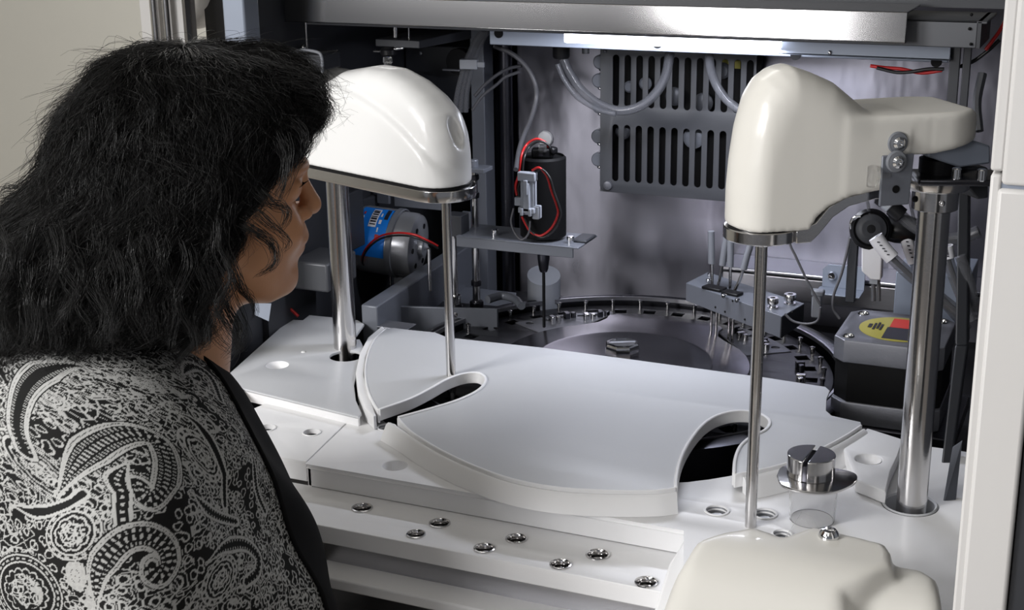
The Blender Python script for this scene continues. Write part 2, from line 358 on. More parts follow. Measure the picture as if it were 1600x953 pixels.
# ================================================================ VENT PLATE
VY = 2.005
A = Py(935, 76, VY); B = Py(930, 298, VY); Cc = Py(1160, 300, VY)
vz0 = B[2]; vz1 = A[2]; vx0 = Py(938, 200, VY)[0]; vx1 = Py(1175, 300, VY)[0]
vt = thing('vent_plate', 'grey metal grille plate with two rows of long vertical slots on the back wall', 'vent', (vx0, VY, vz0))
holes = []
xs = [962.5, 980.5, 999, 1017.5, 1036, 1054, 1072.5, 1091, 1110, 1129, 1148, 1167]
step = (Py(1110, 300, VY)[0]-Py(962, 300, VY)[0])/8.05; xa = Py(962.5, 140, VY)[0]
zt1 = Py(962, 85, VY)[2]; zb1 = Py(962, 166, VY)[2]; zt2 = Py(962, 194, VY)[2]; zb2 = Py(962, 283, VY)[2]
for k in range(12):
    x = xa+step*k
    for za, zb in ((zb1, zt1), (zb2, zt2)): holes.append(slot(x, za, zb, step*.27))
out = [(vx0+.006, vz0), (vx1, vz0), (vx1, vz1), (vx0, vz1), (vx0, vz0+.008)]
mt = (np.array([[1, 0, 0], [0, 0, -1], [0, 1, 0]]), np.array([0, VY, 0]))
plate('grille', out, holes, -.0012, .0012, M['vent'], vt, .0004, mtx=mt)
obj('rear_box', MB().span((vx0+.004, VY+.030, vz0+.01), (vx1, VY+.04, vz1)), M['mblack'], vt)
obj('return_edge', MB().span((vx0, VY, vz0), (vx1, VY+.004, vz0+.003)).span((vx0, VY+.001, vz0), (vx0+.0015, VY+.045, vz1)), M['vent'], vt)
for x, y in [(940, 96), (938, 125), (938, 165), (937, 212), (937, 248)]:
    p = Py(x, y, VY+.015); obj('edge_lobe', MB().cyl((p[0], VY+.006, p[2]), (p[0], VY+.03, p[2]), .011), M['paint'], vt, bev=.002)
    q = Py(x+.5, y+13, VY+.01); obj('clip', MB().ball(q, .0045, 10, (1, .8, .6)), M['chrome'], vt)
p = Py(951, 289, VY); obj('bolt', MB().lathe([(.004, 0), (.0075, .0), (.0065, .004), (.003, .005)], (p[0], VY-.002, p[2]), (0, -1, 0)), M['alu'], vt)
p = Py(946, 80, VY); obj('bolt', MB().ball((p[0], VY-.001, p[2]), .003, 10), M['alu'], vt)
# pale hoses and boards seen through the slots
for i, (x, y, r) in enumerate([(975, 205, .012), (1010, 130, .010), (1055, 150, .014), (1085, 215, .016), (1130, 110, .012), (985, 135, .009), (1100, 160, .015)]):
    p = Py(x, y, VY+.02); t = tag(obj('fan_duct_piece', MB().lathe([(r*.8, 0), (r, .003), (r, .006), (r*.7, .009)], (p[0], VY+.021, p[2]), (0, -1, 0), 20), M['frost' if i % 2 else 'vent'], vt), None)
    t.name = 'backing_disc'
p0 = Py(1125, 100, VY+.02); obj('cream_card', MB().span((p0[0]-.005, VY+.022, p0[2]-.006), (p0[0]+.03, VY+.024, p0[2]+.006)), M['yellow'], vt)
# ================================================================ DECK PLATES
def PL(pts, z): return [tuple(Pz(x, y, z)[:2]) for x, y in pts]
def smoothed(pl, n=4): p = spline([(*a, 0) for a in pl], n); return [(a[0], a[1]) for a in p]
HC = np.array([-.579, 1.652])
# centre deck, front edge along X at y=1.205
fx = 1.205
deck = thing('centre_deck', 'large white deck plate with countersunk holes under the grey disc cover', 'deck', (-.5, 1.3, .873))
ring = [(HC[0]+rr_*math.cos(a), HC[1]+rr_*math.sin(a)) for a, rr_ in zip(np.linspace(math.radians(-12), math.radians(-147), 40), np.interp(np.linspace(-12, -147, 40), [-147, -135, -120, -105, -60, -50, -30, -12], [.335, .345, .362, .385, .392, .382, .345, .33]))]
outl = [(-.783, fx), (-.356, fx), (-.330, 1.12), (-.02, 1.12), (-.02, 1.50), (-.235, 1.50)]+[q for q in ring if q[1] < 1.495]+[(-.84, 1.44), (-.802, 1.345)]
hd = []
def hole_at(x, y, r, z=.9): p = Pz(x, y, z); hd.append(circ(p, r)); return p
wells = [((617, 727), .0135, 'dish'), ((604, 668), .0105, 'ring'), ((1120, 798), .0115, 'ring'), ((1195, 803), .0115, 'ring'), ((1222, 835), .009, 'ring')]
wp = [(hole_at(*c_, r), r, k) for c_, r, k in wells]
pp = Pz(1422, 788, .9); hd.append(circ(pp, .0275))
plate('deck_plate', outl, hd, .895, .9, M['white'], deck, .0015)
obj('front_skirt', MB().span((-.783, fx, .8735), (-.356, fx+.004, .8965)), M['white'], deck, bev=.001)
obj('left_skirt', MB().hexa([(-.783, fx, .86), (-.779, fx, .86), (-.798, 1.345, .86), (-.802, 1.345, .86)], [(-.783, fx, .896), (-.779, fx, .896), (-.798, 1.345, .896), (-.802, 1.345, .896)]), M['white'], deck)
for p, r, k in wp:
    if k == 'dish': obj('screw_recess', MB().lathe([(r, .0), (r*.93, -.003), (r*.8, -.012), (.0005, -.0125)], (p[0], p[1], .8985), cap=False), M['white'], deck)
    else:
        w_ = obj('well_ring', MB().lathe([(r*1.12, .0002), (r*1.1, .0012), (r*.94, .0012), (r*.88, -.004)], (p[0], p[1], .9), cap=False), M['white'], deck)
        obj('well_insert', MB().lathe([(r*.9, -.004), (r*.9, -.014), (r*.55, -.012), (r*.5, -.008), (.0005, -.008)], (p[0], p[1], .9035), cap=False), M['silver'], w_)
obj('post_sleeve', MB().lathe([(.0275, 0), (.026, .0015), (.024, 0), (.024, -.04)], (pp[0], pp[1], .9), cap=False), M['deck'], deck)
# raised block at right back
blk = thing('raised_deck_block', 'raised cream block with one round recess between the disc cover and right post', 'block', (-.2, 1.42, .9))
bo = [tuple(Pz(x, y, .915)[:2]) for x, y in [(1318, 700), (1337, 749), (1384, 768), (1392, 735), (1402, 715), (1412, 686), (1355, 668)]]
rp = Pz(1357, 717, .915)
plate('block_body', bo, [circ(rp, .0135)], .9005, .915, M['white'], blk, .0025)
obj('screw_recess', MB().lathe([(.0135, .0), (.0125, -.002), (.011, -.0125), (.0005, -.013)], (rp[0], rp[1], .9145), cap=False), M['white'], blk)
# left panel
ZL = .912
lp_ = thing('left_deck_panel', 'light grey thin panel with a round recess and a cutout around the left post', 'panel', (-.95, 1.45, ZL-.014))
lo_ = PL([(345, 595), (452, 499), (473, 500), (483, 492), (524, 496), (559, 500), (569, 506), (552, 530), (562, 530), (570, 545), (559, 575), (553, 600), (556, 625), (565, 645), (560, 651), (380, 607), (365, 627), (352, 612)], ZL)
pc = Pz(539, 557, ZL); rr_ = Pz(433, 570, ZL)
plate('panel_sheet', lo_, [circ(rr_, .0150), circ((pc[0], pc[1]+.003), .0215)], ZL-.004, ZL, M['deck'], lp_, .001)
e0 = Pz(380, 607, ZL); e1 = Pz(560, 651, ZL)
obj('front_lip', MB().hexa([(e0[0], e0[1], ZL-.016), (e1[0], e1[1], ZL-.016), (e1[0], e1[1]+.004, ZL-.016), (e0[0], e0[1]+.004, ZL-.016)], [(e0[0], e0[1], ZL-.001), (e1[0], e1[1], ZL-.001), (e1[0], e1[1]+.004, ZL-.001), (e0[0], e0[1]+.004, ZL-.001)]), M['white'], lp_, bev=.001)
obj('screw_recess', MB().lathe([(.0150, .0), (.0140, -.002), (.0122, -.013), (.0005, -.0135)], (rr_[0], rr_[1], ZL-.0005), cap=False), M['white'], lp_)
p = Pz(474, 550, ZL); obj('dimple', MB().ball((p[0], p[1], ZL), .0032, 12, (1, 1, .4)), M['white'], lp_)
# curved riser wall that hugs the cover on the left
rw = PL([(597, 512), (575, 530), (562, 555), (556, 585), (559, 612), (570, 640), (584, 654), (588, 652), (582, 636), (573, 612), (568, 588), (571, 560), (584, 535), (602, 516)], .915)
plate('curved_riser', rw, [], .9005, .918, M['white'], lp_, .0018)
# small deck cover with two holes
sc_ = thing('small_hatch_cover', 'small square white hatch cover with two round wells at left of the deck', 'hatch cover', (-.84, 1.27, .876))
so = [(-.950, 1.214), (-.7865, 1.209), (-.806, 1.345), (-.925, 1.345)]
h2 = [Pz(417, 669, .9), Pz(487, 676, .9)]
plate('cover_top', so, [circ(h, .0098) for h in h2], .896, .9, M['white'], sc_, .001)
obj('cover_skirt', MB().span((-.950, 1.209, .876), (-.7865, 1.213, .897)).hexa([(-.7905, 1.21, .876), (-.7865, 1.21, .876), (-.806, 1.34, .876), (-.810, 1.34, .876)], [(-.7905, 1.21, .897), (-.7865, 1.21, .897), (-.806, 1.34, .897), (-.810, 1.34, .897)]), M['white'], sc_, bev=.001)
for h in h2:
    w_ = obj('well_ring', MB().lathe([(.0112, .0002), (.0108, .001), (.0095, .001), (.0093, -.005)], (h[0], h[1], .9), cap=False), M['white'], sc_)
    obj('well_insert', MB().lathe([(.0098, -.005), (.0098, -.014), (.006, -.013), (.0055, -.009), (.0005, -.009)], (h[0], h[1], .9), cap=False), M['darksteel'], w_)
# front shelf with the chrome ringed holes
ZS = .873; sf = thing('front_shelf', 'long white front shelf with eight chrome ringed holes', 'shelf', (-.6, 1.165, .85))
sx0 = Pz(466, 820, ZS)[0]; sx1 = -.352; sy = 1.127
hp = [Pz(x, y, ZS) for x, y in [(566, 794), (687, 818), (650, 835), (807, 842), (757, 857), (876, 882), (934, 867), (1010, 910)]]
hr = [.0098, .0098, .0086, .0098, .0095, .0095, .0105, .0098]
plate('shelf_top', [(-.84, sy+.02), (sx0-.012, sy+.02), (sx0, sy), (sx1, sy), (sx1, fx+.003), (-.84, fx+.003)], [circ(p, r) for p, r in zip(hp, hr)], ZS-.003, ZS, M['white'], sf, .0012)
zl = Py(478, 843, sy)[2]
obj('front_lip', MB().span((sx0, sy, zl), (sx1, sy+.004, ZS-.001)), M['white'], sf, bev=.0015)
obj('end_block', MB().extr([(sx1-.002, sy-.03, .835), (sx1-.002, fx, .85), (sx1-.002, fx, .897), (sx1-.002, sy+.02, .893), (sx1-.002, sy-.03, .862)], (.03, 0, 0)), M['white'], sf, bev=.003)
p = Pd(449, 818, 1.39); obj('screw', MB().ball(p, .003, 12), M['chrome'], sf)
obj('side_step', MB().span((-.84, sy+.012, .845), (sx0+.002, sy+.02, ZS-.002)), M['white'], sf)
for p, r in zip(hp, hr):
    w_ = obj('chrome_ring', MB().lathe([(r*1.16, .0001), (r*1.14, .0011), (r*1.0, .0014), (r*.92, .0004), (r*.86, -.004), (r*.86, -.014)], (p[0], p[1], ZS), cap=False, seg=40), M['rod'], sf)
    obj('screw_head', MB().lathe([(r*.86, -.009), (r*.6, -.009), (r*.55, -.005), (r*.30, -.0045), (r*.22, -.0075), (.0004, -.0075)], (p[0], p[1], ZS), cap=False), M['rod'], w_)
# steel strip and lower ledge
ld = thing('lower_front_ledge', 'white ledge with a steel strip below the front shelf', 'ledge', (-.6, 1.10, .80))
z0 = Py(478, 868, sy+.006)[2]
obj('steel_strip', MB().span((sx0+.006, sy+.006, z0-.01), (-.30, sy+.010, zl+.004)), M['steel'], ld)
y1 = Pz(500, 900, z0)[1]
obj('ledge_top', MB().span((-.72, y1, z0-.012), (-.30, sy+.03, z0)), M['white'], ld, bev=.002)
obj('lower_face', MB().span((-.72, y1+.006, .30), (-.02, y1+.012, z0-.012)), M['steel'], ld)
obj('underframe', MB().span((-.78, 1.13, 0.0), (-.03, 1.15, .30)), M['dpaint'], ld)
# ================================================================ DISC COVER
ZC = .921
out_pts = [(603, 513), (590, 524), (580, 540), (573, 562), (571, 585), (575, 608), (583, 627), (592, 641),
 (600, 638), (640, 624), (672, 608), (697, 594), (722, 585), (745, 583), (757, 589), (758, 599), (745, 612), (715, 626), (680, 637), (622, 653),
 (640, 672), (665, 689), (695, 706), (740, 727), (800, 748), (870, 761), (950, 766), (1020, 766), (1056, 762),
 (1057, 745), (1063, 718), (1077, 690), (1097, 665), (1120, 650), (1150, 643), (1180, 645), (1198, 653), (1203, 662), (1195, 673), (1174, 683), (1157, 698), (1149, 718), (1147, 741),
 (1190, 733), (1235, 721), (1280, 702), (1320, 681), (1346, 664), (1345, 659), (1322, 654), (1300, 649), (1291, 641), (1292, 622), (1297, 610), (1290, 604),
 (1200, 590), (1000, 563), (850, 543), (700, 527), (680, 519), (640, 515), (615, 512)]
cv = thing('disc_cover', 'large light grey cover plate with two curved slots over the front half of the disc', 'cover', (-.55, 1.45, .90))
cov = PL(out_pts, ZC)
plate('cover_plate', cov, [], ZC-.0035, ZC, M['deck'], cv, .0012)
def strip(pts, z0, z1, t, px=True, zref=ZC):   # vertical wall of thickness t following a line
    p = np.array([Pz(x, y, zref)[:2] for x, y in pts]) if px else np.array(pts)
    p = spline([(*a, 0) for a in p], 5)[:, :2]; T = np.gradient(p, axis=0); T /= np.linalg.norm(T, axis=1)[:, None]
    N_ = np.stack([-T[:, 1], T[:, 0]], 1); a = p-N_*t/2; b = p+N_*t/2; m = MB(); n = len(p)
    vs = [(*q, z) for z in (z0, z1) for q in np.concatenate([a, b])]; fs = []
    for i in range(n-1):
        fs += [(i, i+1, n+i+1, n+i), (2*n+i, 3*n+i, 3*n+i+1, 2*n+i+1), (i, 2*n+i, 2*n+i+1, i+1), (n+i, n+i+1, 3*n+i+1, 3*n+i)]
    fs += [(0, n, 3*n, 2*n), (n-1, 3*n-1, 4*n-1, 2*n-1)]
    return m.add(vs, fs)
obj('slot_lip', strip(out_pts[7:20], .908, ZC+.0018, .004), M['white'], cv, bev=.0012)
obj('slot_lip', strip(out_pts[28:43], .908, ZC+.0018, .004), M['white'], cv, bev=.0012)
obj('cover_rim', strip(out_pts[0:8], .905, ZC+.0006, .003), M['white'], cv, bev=.001)
fr = out_pts[19:29]
obj('cover_rim', strip(fr, .908, ZC+.0006, .003), M['white'], cv, bev=.001)
obj('cover_rim', strip(out_pts[42:48], .906, ZC+.0006, .003), M['white'], cv, bev=.001)
# white flange walls that stand on the deck around the cover
fl = thing('cover_flange', 'curved white rim wall standing on the deck in front of the grey cover', 'rim', (-.5, 1.26, .9))
def flange(pts, nm, w=.010):
    P_ = np.array([Pz(x, y, ZC)[:2] for x, y in pts]); P_ = spline([(*a, 0) for a in P_], 5)[:, :2]
    D = P_-HC; D /= np.linalg.norm(D, axis=1)[:, None]; n = len(P_); vs = []
    for off, z in [(.0016, .9175), (.005, .9187), (.0085, .917), (w+.004, .9003), (.0016, .9003)]:
        vs += [(*(p+d*off), z) for p, d in zip(P_, D)]
    fs = [(r*n+i, r*n+i+1, ((r+1) % 5)*n+i+1, ((r+1) % 5)*n+i) for r in range(5) for i in range(n-1)]
    fs += [tuple(r*n for r in range(5)), tuple(r*n+n-1 for r in range(5))[::-1]]
    return obj(nm, MB().add(vs, fs), M['white'], fl)
flange([(612, 655)]+fr[1:], 'front_wall', .013)
flange([(1160, 739)]+out_pts[43:47]+[(1345, 665)], 'right_wall', .017)
# ================================================================ REACTION DISC
dz = .888
M['ringdark'] = mat('dark_cell_ring', (.035, .035, .04), .32, .8, var=.1)
rd = thing('reaction_disc', 'dark round reaction disc with pins around its rim behind the cover', 'disc', (HC[0], HC[1], .845))
obj('outer_rim', MB().lathe([(.300, -.03), (.300, .008), (.285, .012), (.280, .010), (.279, -.03)], (*HC, dz), seg=128, cap=False), M['darksteel'], rd)
obj('bright_edge', MB().lathe([(.279, .006), (.280, .0115), (.277, .0115), (.277, .006)], (*HC, dz), seg=128, cap=False), M['steel'], rd)
# perforated ring
hs = []
for k in range(36):
    a = 2*math.pi*k/36
    for r_, w_, t_ in ((.242, .007, .0085),):
        hs.append([(HC[0]+rr*math.cos(aa), HC[1]+rr*math.sin(aa)) for rr, aa in [(r_-t_, a-.035), (r_+t_, a-.035), (r_+t_, a+.035), (r_-t_, a+.035)]])
plate('cell_ring', circ(HC, .270, 128), hs+[circ(HC, .15, 96)], dz-.003, dz, M['ringdark'], rd, .0005)
obj('ring_base', MB().lathe([(.275, -.025), (.275, -.02), (.05, -.02), (.05, -.025)], (*HC, dz), seg=96), M['black'], rd)
base = MB()
base.lathe([(.0026, 0), (.0026, .008), (.0035, .009), (.0035, .012), (.001, .013)], (0, 0, 0), seg=10)
for k in range(40):
    a = 2*math.pi*(k+.5)/40; R_ = .258
    x, y = HC[0]+R_*math.cos(a), HC[1]+R_*math.sin(a)
    if y < 1.60 and not (-.42 < x): continue
    m = MB(); m.v = [(v[0]+x, v[1]+y, v[2]+dz) for v in base.v]; m.f = list(base.f); obj('pin', m, M['rod'], rd)
for k, (deg, cr__) in enumerate([(118, .215), (124, .205), (131, .218), (138, .210), (62, .213), (56, .203), (49, .217), (43, .207), (20, .23), (8, .23)]):
    a = math.radians(deg); x, y = HC[0]+cr__*math.cos(a), HC[1]+cr__*math.sin(a)
    obj('cuvette_clamp', MB().box((x, y, dz+.005), (.012, .007, .010), rz=a).cyl((x+.010*math.sin(a), y-.01*math.cos(a), dz), (x+.010*math.sin(a), y-.01*math.cos(a), dz+.009), .004, seg=12), M['rod' if k % 2 else 'darksteel'], rd, bev=.0008)
def arc(r, a0, a1, n=30): return [(HC[0]+r*math.cos(math.radians(a)), HC[1]+r*math.sin(math.radians(a))) for a in np.linspace(a0, a1, n)]
for a0, a1 in ((113, 150), (36, 67)):
    plate('notch_plate', arc(.236, a0, a1)+arc(.172, a1, a0), [circ((HC[0]+.222*math.cos(math.radians(q)), HC[1]+.222*math.sin(math.radians(q))), .006, 16) for q in np.arange(a0+5, a1-3, 7)], dz, dz+.0012, M['alu'], rd, .0003)
# inner steel plate with the bridge sector
oi = []
def arc(r, a0, a1, n=30): return [(HC[0]+r*math.cos(math.radians(a)), HC[1]+r*math.sin(math.radians(a))) for a in np.linspace(a0, a1, n)]
cr = [(.190, 66), (.180, 62), (.176, 56)]
def pol(r, a): return (HC[0]+r*math.cos(math.radians(a)), HC[1]+r*math.sin(math.radians(a)))
oi = arc(.206, 68, 112, 30)+[pol(.200, 115), pol(.185, 116.5), pol(.170, 121), pol(.165, 127)]+arc(.165, 132, 400, 90)+[pol(.165, 53), pol(.170, 59), pol(.185, 63.5), pol(.200, 65)]
plate('inner_plate', oi, [], dz+.005, dz+.008, M['disc'], rd, .0015)
obj('plate_wall', strip([(*q, ) for q in oi+[oi[0]]][::3], dz-.001, dz+.0065, .002, px=False), M['black'], rd)
obj('plate_skirt', MB().lathe([(.16, -.02), (.16, .0015), (.158, .0015)], (*HC, dz), seg=96, cap=False), M['black'], rd)
obj('centre_dish', MB().lathe([(.118, .007), (.116, .0105), (.112, .0105), (.104, .0085), (.0005, .0085)], (*HC, dz), seg=96, cap=False), M['disc'], rd)
kp = Pz(972, 556, dz+.006)
kn = obj('hub_knob', MB().lathe([(.0225, 0), (.0235, .002), (.0235, .012), (.0215, .0165), (.018, .0175), (.0175, .0135), (.0005, .0135)], (kp[0], kp[1], dz+.008), seg=8), M['chrome'], rd)
obj('knob_grip', MB().box((kp[0], kp[1], dz+.0235), (.036, .006, .006), rz=.5), M['alu'], kn, bev=.001)
def hose(name, label, pts, Y, r, m=None, cat='hose', twin=0.):
    P_ = [Py(x, y, Y[i] if hasattr(Y, '__len__') else Y) for i, (x, y) in enumerate(pts)]
    o = obj(name, MB().tube(P_, r, 12), m or M['tube']); tag(o, label, cat); return o, P_
# ================================================================ LEFT PIPETTING ARM
LP = np.array([-.922, 1.528]); LT = np.array([-.733, 1.460])
ul = np.array([*(LT-LP), 0.]); ul /= np.linalg.norm(ul); wl_ = np.array([-ul[1]*-1, 0, 0]); wl_ = np.array([ul[1], -ul[0], 0.])   # towards the camera
def fr(o, u, w, z): return np.array([o[0], o[1], 0])+u[0]*np.array(u[1]) if False else None
def loc3(o, uu, ww, a, b, z): return np.array([o[0]+uu[0]*a+ww[0]*b, o[1]+uu[1]*a+ww[1]*b, z])
la = thing('pipetting_arm', 'glossy white domed arm on a thick steel post at the left', 'arm', (LP[0], LP[1], .9))
def uvsil(pts, o, w):  # silhouette pixels -> (u,z) on the arm's own vertical plane
    u = np.array([-w[1], w[0], 0.]); r = []
    for x, y in pts:
        p = Pl(x, y, (o[0], o[1], 1.2), w); r.append((float((p-np.array([o[0], o[1], 1.2])) @ u), p[2]))
    return r
sil0 = [(-.060, 1.12), (.262, 1.12), (.260, 1.180), (.257, 1.200), (.245, 1.224), (.226, 1.245), (.199, 1.264), (.165, 1.279), (.125, 1.289), (.088, 1.290), (.034, 1.281), (-.004, 1.265), (-.028, 1.244), (-.046, 1.208), (-.060, 1.180)]
sil = [(.1+(a_-.1)*.87, z_) for a_, z_ in sil0]
frt = [(-.058, 1.12), (.242, 1.12), (.238, 1.163), (.224, 1.184), (.203, 1.205), (.175, 1.225), (.142, 1.243), (.10, 1.258), (.055, 1.267), (.015, 1.263), (-.02, 1.244), (-.048, 1.205)]
REC = None
def rotl(p): q = p-np.array([LP[0], LP[1], 0]); return q @ ul, q @ wl_, q[:, 2]
def f_left(p):
    a, b, z = rotl(p)
    t = np.clip(a, -.002, .197); r1 = np.hypot(a-t, b)-.0345; r2 = np.hypot(a-t, b-.0065)-.0362
    d1 = smax(poly_sd(a, z, sil), r1, .030)
    d2 = smax(poly_sd(a, z, frt), r2, .010)
    d = smin(d1, d2, .003)
    if REC is not None:
        q = (p-REC[0]) @ REC[1]; d = smax(d, -(np.linalg.norm(q/np.array([.0078, .0200, .010]), axis=1)-1)*.008, .0012)
    return np.maximum(d, 1.163-z)
_r = ray(713, 207); _t = 1.4
while f_left((CAM+_r*_t)[None])[0] > 0 and _t < 2.1: _t += .001
_u = np.cross(_r, [0, 0, 1.]); _u /= np.linalg.norm(_u); _v = np.cross(_u, _r/np.linalg.norm(_r)); _c, _s = math.cos(.28), math.sin(.28)
REC = (CAM+_r*(_t+.001), np.stack([_u*_c+_v*_s, -_u*_s+_v*_c, _r/np.linalg.norm(_r)], 1))
lov = loc3(LP, ul, wl_, .1, 0, 1.22)
netobj('arm_cover', net(f_left, (lov[0]-.19, lov[1]-.14, 1.15), (lov[0]+.19, lov[1]+.14, 1.30), .0028), M['shell'], la, 3)
# rear lobe (second shell behind, seen left of the dome)
p = Pd(530, 130, 2.02)
netobj('rear_lobe', net(lambda q: smax(ell(q, (p[0]-.005, p[1], p[2]-.03), (.065, .05, .052)), p[2]-.05-q[:, 2], .008), p-.1, p+.1, .005), M['shell2'], la, 2)
bo_ = [tuple(LP+ul[:2]*(-.002+.040*math.cos(t_))+wl_[:2]*(.002+.040*math.sin(t_))) for t_ in np.linspace(math.pi/2, 3*math.pi/2, 16)]+[tuple(LP+ul[:2]*(.197+.040*math.cos(t_))+wl_[:2]*(.002+.040*math.sin(t_))) for t_ in np.linspace(-math.pi/2, math.pi/2, 16)]
plate('base_plate', bo_, [], 1.146, 1.1595, M['rod'], la, .001)
plate('gasket', [tuple(np.array(q)*.955+np.array(LP+ul[:2]*.1)*.045) for q in bo_], [], 1.158, 1.1635, M['black'], la, .0005)
obj('support_post', MB().rod((*LP, .82), (*LP, 1.149), .0150, 40), M['rod'], la)
th = obj('probe_tube', MB().rod((*LT, .90), (*LT, 1.149), .0058, 28).cyl((LT[0], LT[1], .885), (LT[0], LT[1], .902), .0025, .0055), M['rod'], la)
obj('probe_collar', MB().rod((*LT, 1.139), (*LT, 1.149), .0085, 28), M['chrome'], th)
p = Pd(606, 104, 1.80)
obj('top_nozzle', MB().rod((p[0], p[1], p[2]-.012), (p[0], p[1], p[2]+.006), .0045).rod((p[0], p[1], p[2]+.004), (p[0], p[1], p[2]+.012), .006), M['clear'], la)
# knob and clamp hanging above the dome
kb = Pd(607, 80, 1.95)
tk = thing('clamp_knob', 'small black clamp knob with steel pins above the white dome', 'knob', kb)
obj('knob_body', MB().lathe([(.008, -.006), (.0115, -.004), (.0115, .002), (.009, .005), (.004, .006)], kb, (0, 0, 1), 10), M['black'], tk)
obj('pin', MB().rod(kb+np.array([-.023, -.002, 0]), kb+np.array([-.008, -.002, 0]), .0015), M['chrome'], tk)
obj('pin', MB().rod(kb+np.array([.008, 0, .003]), kb+np.array([.022, .004, .005]), .0022), M['chrome'], tk)
obj('stem', MB().rod(kb+np.array([.006, .01, .017]), kb+np.array([.006, .01, .05]), .0035), M['rod'], tk)
obj('stem', MB().rod(kb+np.array([.022, .02, .012]), kb+np.array([.022, .02, .06]), .0012), M['chrome'], tk)
obj('arm_bracket', MB().hexa([kb+np.array(v) for v in ((-.02, .0, .006), (.05, -.004, .006), (.07, .12, .006), (-.0, .12, .006))], [kb+np.array(v) for v in ((-.02, .0, .016), (.05, -.004, .016), (.07, .12, .02), (-.0, .12, .02))]), M['dpaint'], tk, bev=.001)
# dark machinery in the upper left recess
def dbox(name, label, cat, x0, y0, x1, y1, Y, dY, m, extra=None, bev=.002, skew=0.):
    a = Py(x0, y0, Y); b = Py(x1, y1, Y)
    t = thing(name, label, cat, ((a[0]+b[0])/2, Y, b[2]))
    mb = MB().hexa([(a[0], Y, b[2]), (b[0], Y, b[2]), (b[0]+skew, Y+dY, b[2]), (a[0]+skew, Y+dY, b[2])], [(a[0], Y, a[2]), (b[0], Y, a[2]), (b[0]+skew, Y+dY, a[2]), (a[0]+skew, Y+dY, a[2])])
    o = obj('housing', mb, m, t, bev=bev)
    if extra: extra(t, a, b)
    return t
def screws(n, r=.003):
    def f(t, a, b):
        for k in range(n):
            x = a[0]+(b[0]-a[0])*(k+.5)/n; obj('screw', MB().ball((x, a[1]-.001, a[2]-.012), r, 10, (1, .5, 1)), M['alu'], t)
    return f
dbox('pump_housing', 'dark boxy pump housing in the shadows above the white dome', 'housing', 632, 70, 735, 170, 2.02, .15, M['dpaint'], screws(2))
dbox('dark_gearbox', 'black gearbox block in the recess left of the dome top', 'gearbox', 520, 55, 600, 110, 2.10, .12, M['dpaint'], screws(1))
dbox('sensor_box', 'small dark box with a pale cream top edge behind the forehead hair', 'box', 466, 84, 503, 112, 1.62, .05, M['dpaint'], lambda t, a, b: obj('cream_edge', MB().tube([(a[0]-.012, 1.615, a[2]-.008), (a[0]+.004, 1.615, a[2]+.005), (b[0]-.003, 1.615, a[2]+.004), (b[0]+.004, 1.615, a[2]-.003), (b[0]+.004, 1.615, b[2])], .0022), M['frost'], t))
p = Py(477, 30, 1.66)
obj('hanging_rod', MB().rod((p[0], 1.66, Py(478, 80, 1.66)[2]), (p[0], 1.66, p[2]+.02), .0018), M['chrome'], cab)
obj('pulley_wheel', MB().lathe([(.020, 0), (.021, .003), (.014, .008), (.021, .013), (.020, .016)], Py(722, 95, 2.0), (0, -1, 0), 30), M['black'], cab)
obj('cable_bracket', MB().span(Py(695, 106, 1.98), Py(718, 112, 1.97)), M['alu'], cab, bev=.001)
dbox('black_junction_box', 'dark junction box in shadow beside the lips of the woman', 'box', 452, 407, 513, 458, 1.60, .08, M['vent'], None, .003)
dbox('dark_motor_mount', 'dark upright plate behind the thick left post', 'plate', 490, 300, 545, 395, 1.74, .05, M['dpaint'], screws(1))
hose('power_wire', 'dark red wire arching behind the chin of the woman', [(418, 482), (435, 478), (452, 482), (466, 494)], 1.60, .0022, M['red'], 'wire')
hose_clip = thing('wall_clip', 'small pale blue plate under the chin of the woman', 'plate', Px(412, 490, -1.03))
obj('clip_plate', MB().hexa([Pd(398, 492, 1.86), Pd(420, 502, 1.86), Pd(420, 502, 1.862), Pd(398, 492, 1.862)], [Pd(398, 474, 1.86), Pd(424, 474, 1.86), Pd(424, 474, 1.862), Pd(398, 474, 1.862)]), M['paintl'], hose_clip)
# grey beam running back from the left deck panel
a = Py(564, 476, 1.63); b = Py(592, 545, 1.63)
gb = thing('support_beam', 'blue-grey rectangular beam running back behind the left post', 'beam', (a[0], 1.63, .86))
obj('beam_body', MB().hexa([(a[0], 1.63, .86), (b[0], 1.63, .86), (b[0]-.02, 1.98, .86), (a[0]-.02, 1.98, .86)], [(a[0], 1.63, a[2]), (b[0], 1.63, a[2]), (b[0]-.02, 1.98, a[2]), (a[0]-.02, 1.98, a[2])]), M['paint'], gb, bev=.002)
# low tray and cast base behind the cover left corner
ta = Pz(603, 500, .905); tb = Pz(700, 500, .905)
ct = thing('channel_tray', 'dark grey low channel tray behind the left corner of the disc cover', 'tray', (ta[0], ta[1], .86))
obj('tray_wall', MB().hexa([(-.955, 1.70, .87), (-.80, 1.745, .87), (-.80, 1.75, .87), (-.955, 1.705, .87)], [(-.955, 1.70, .915), (-.80, 1.745, .915), (-.80, 1.75, .915), (-.955, 1.705, .915)]).hexa([(-.955, 1.70, .87), (-.80, 1.745, .87), (-.86, 1.95, .87), (-1.0, 1.95, .87)], [(-.955, 1.70, .875), (-.80, 1.745, .875), (-.86, 1.95, .875), (-1.0, 1.95, .875)]), M['paint'], ct, bev=.001)
obj('flat_tab', MB().span((-.955, 1.63, .907), (-.885, 1.66, .909)), M['alu'], ct, bev=.001)
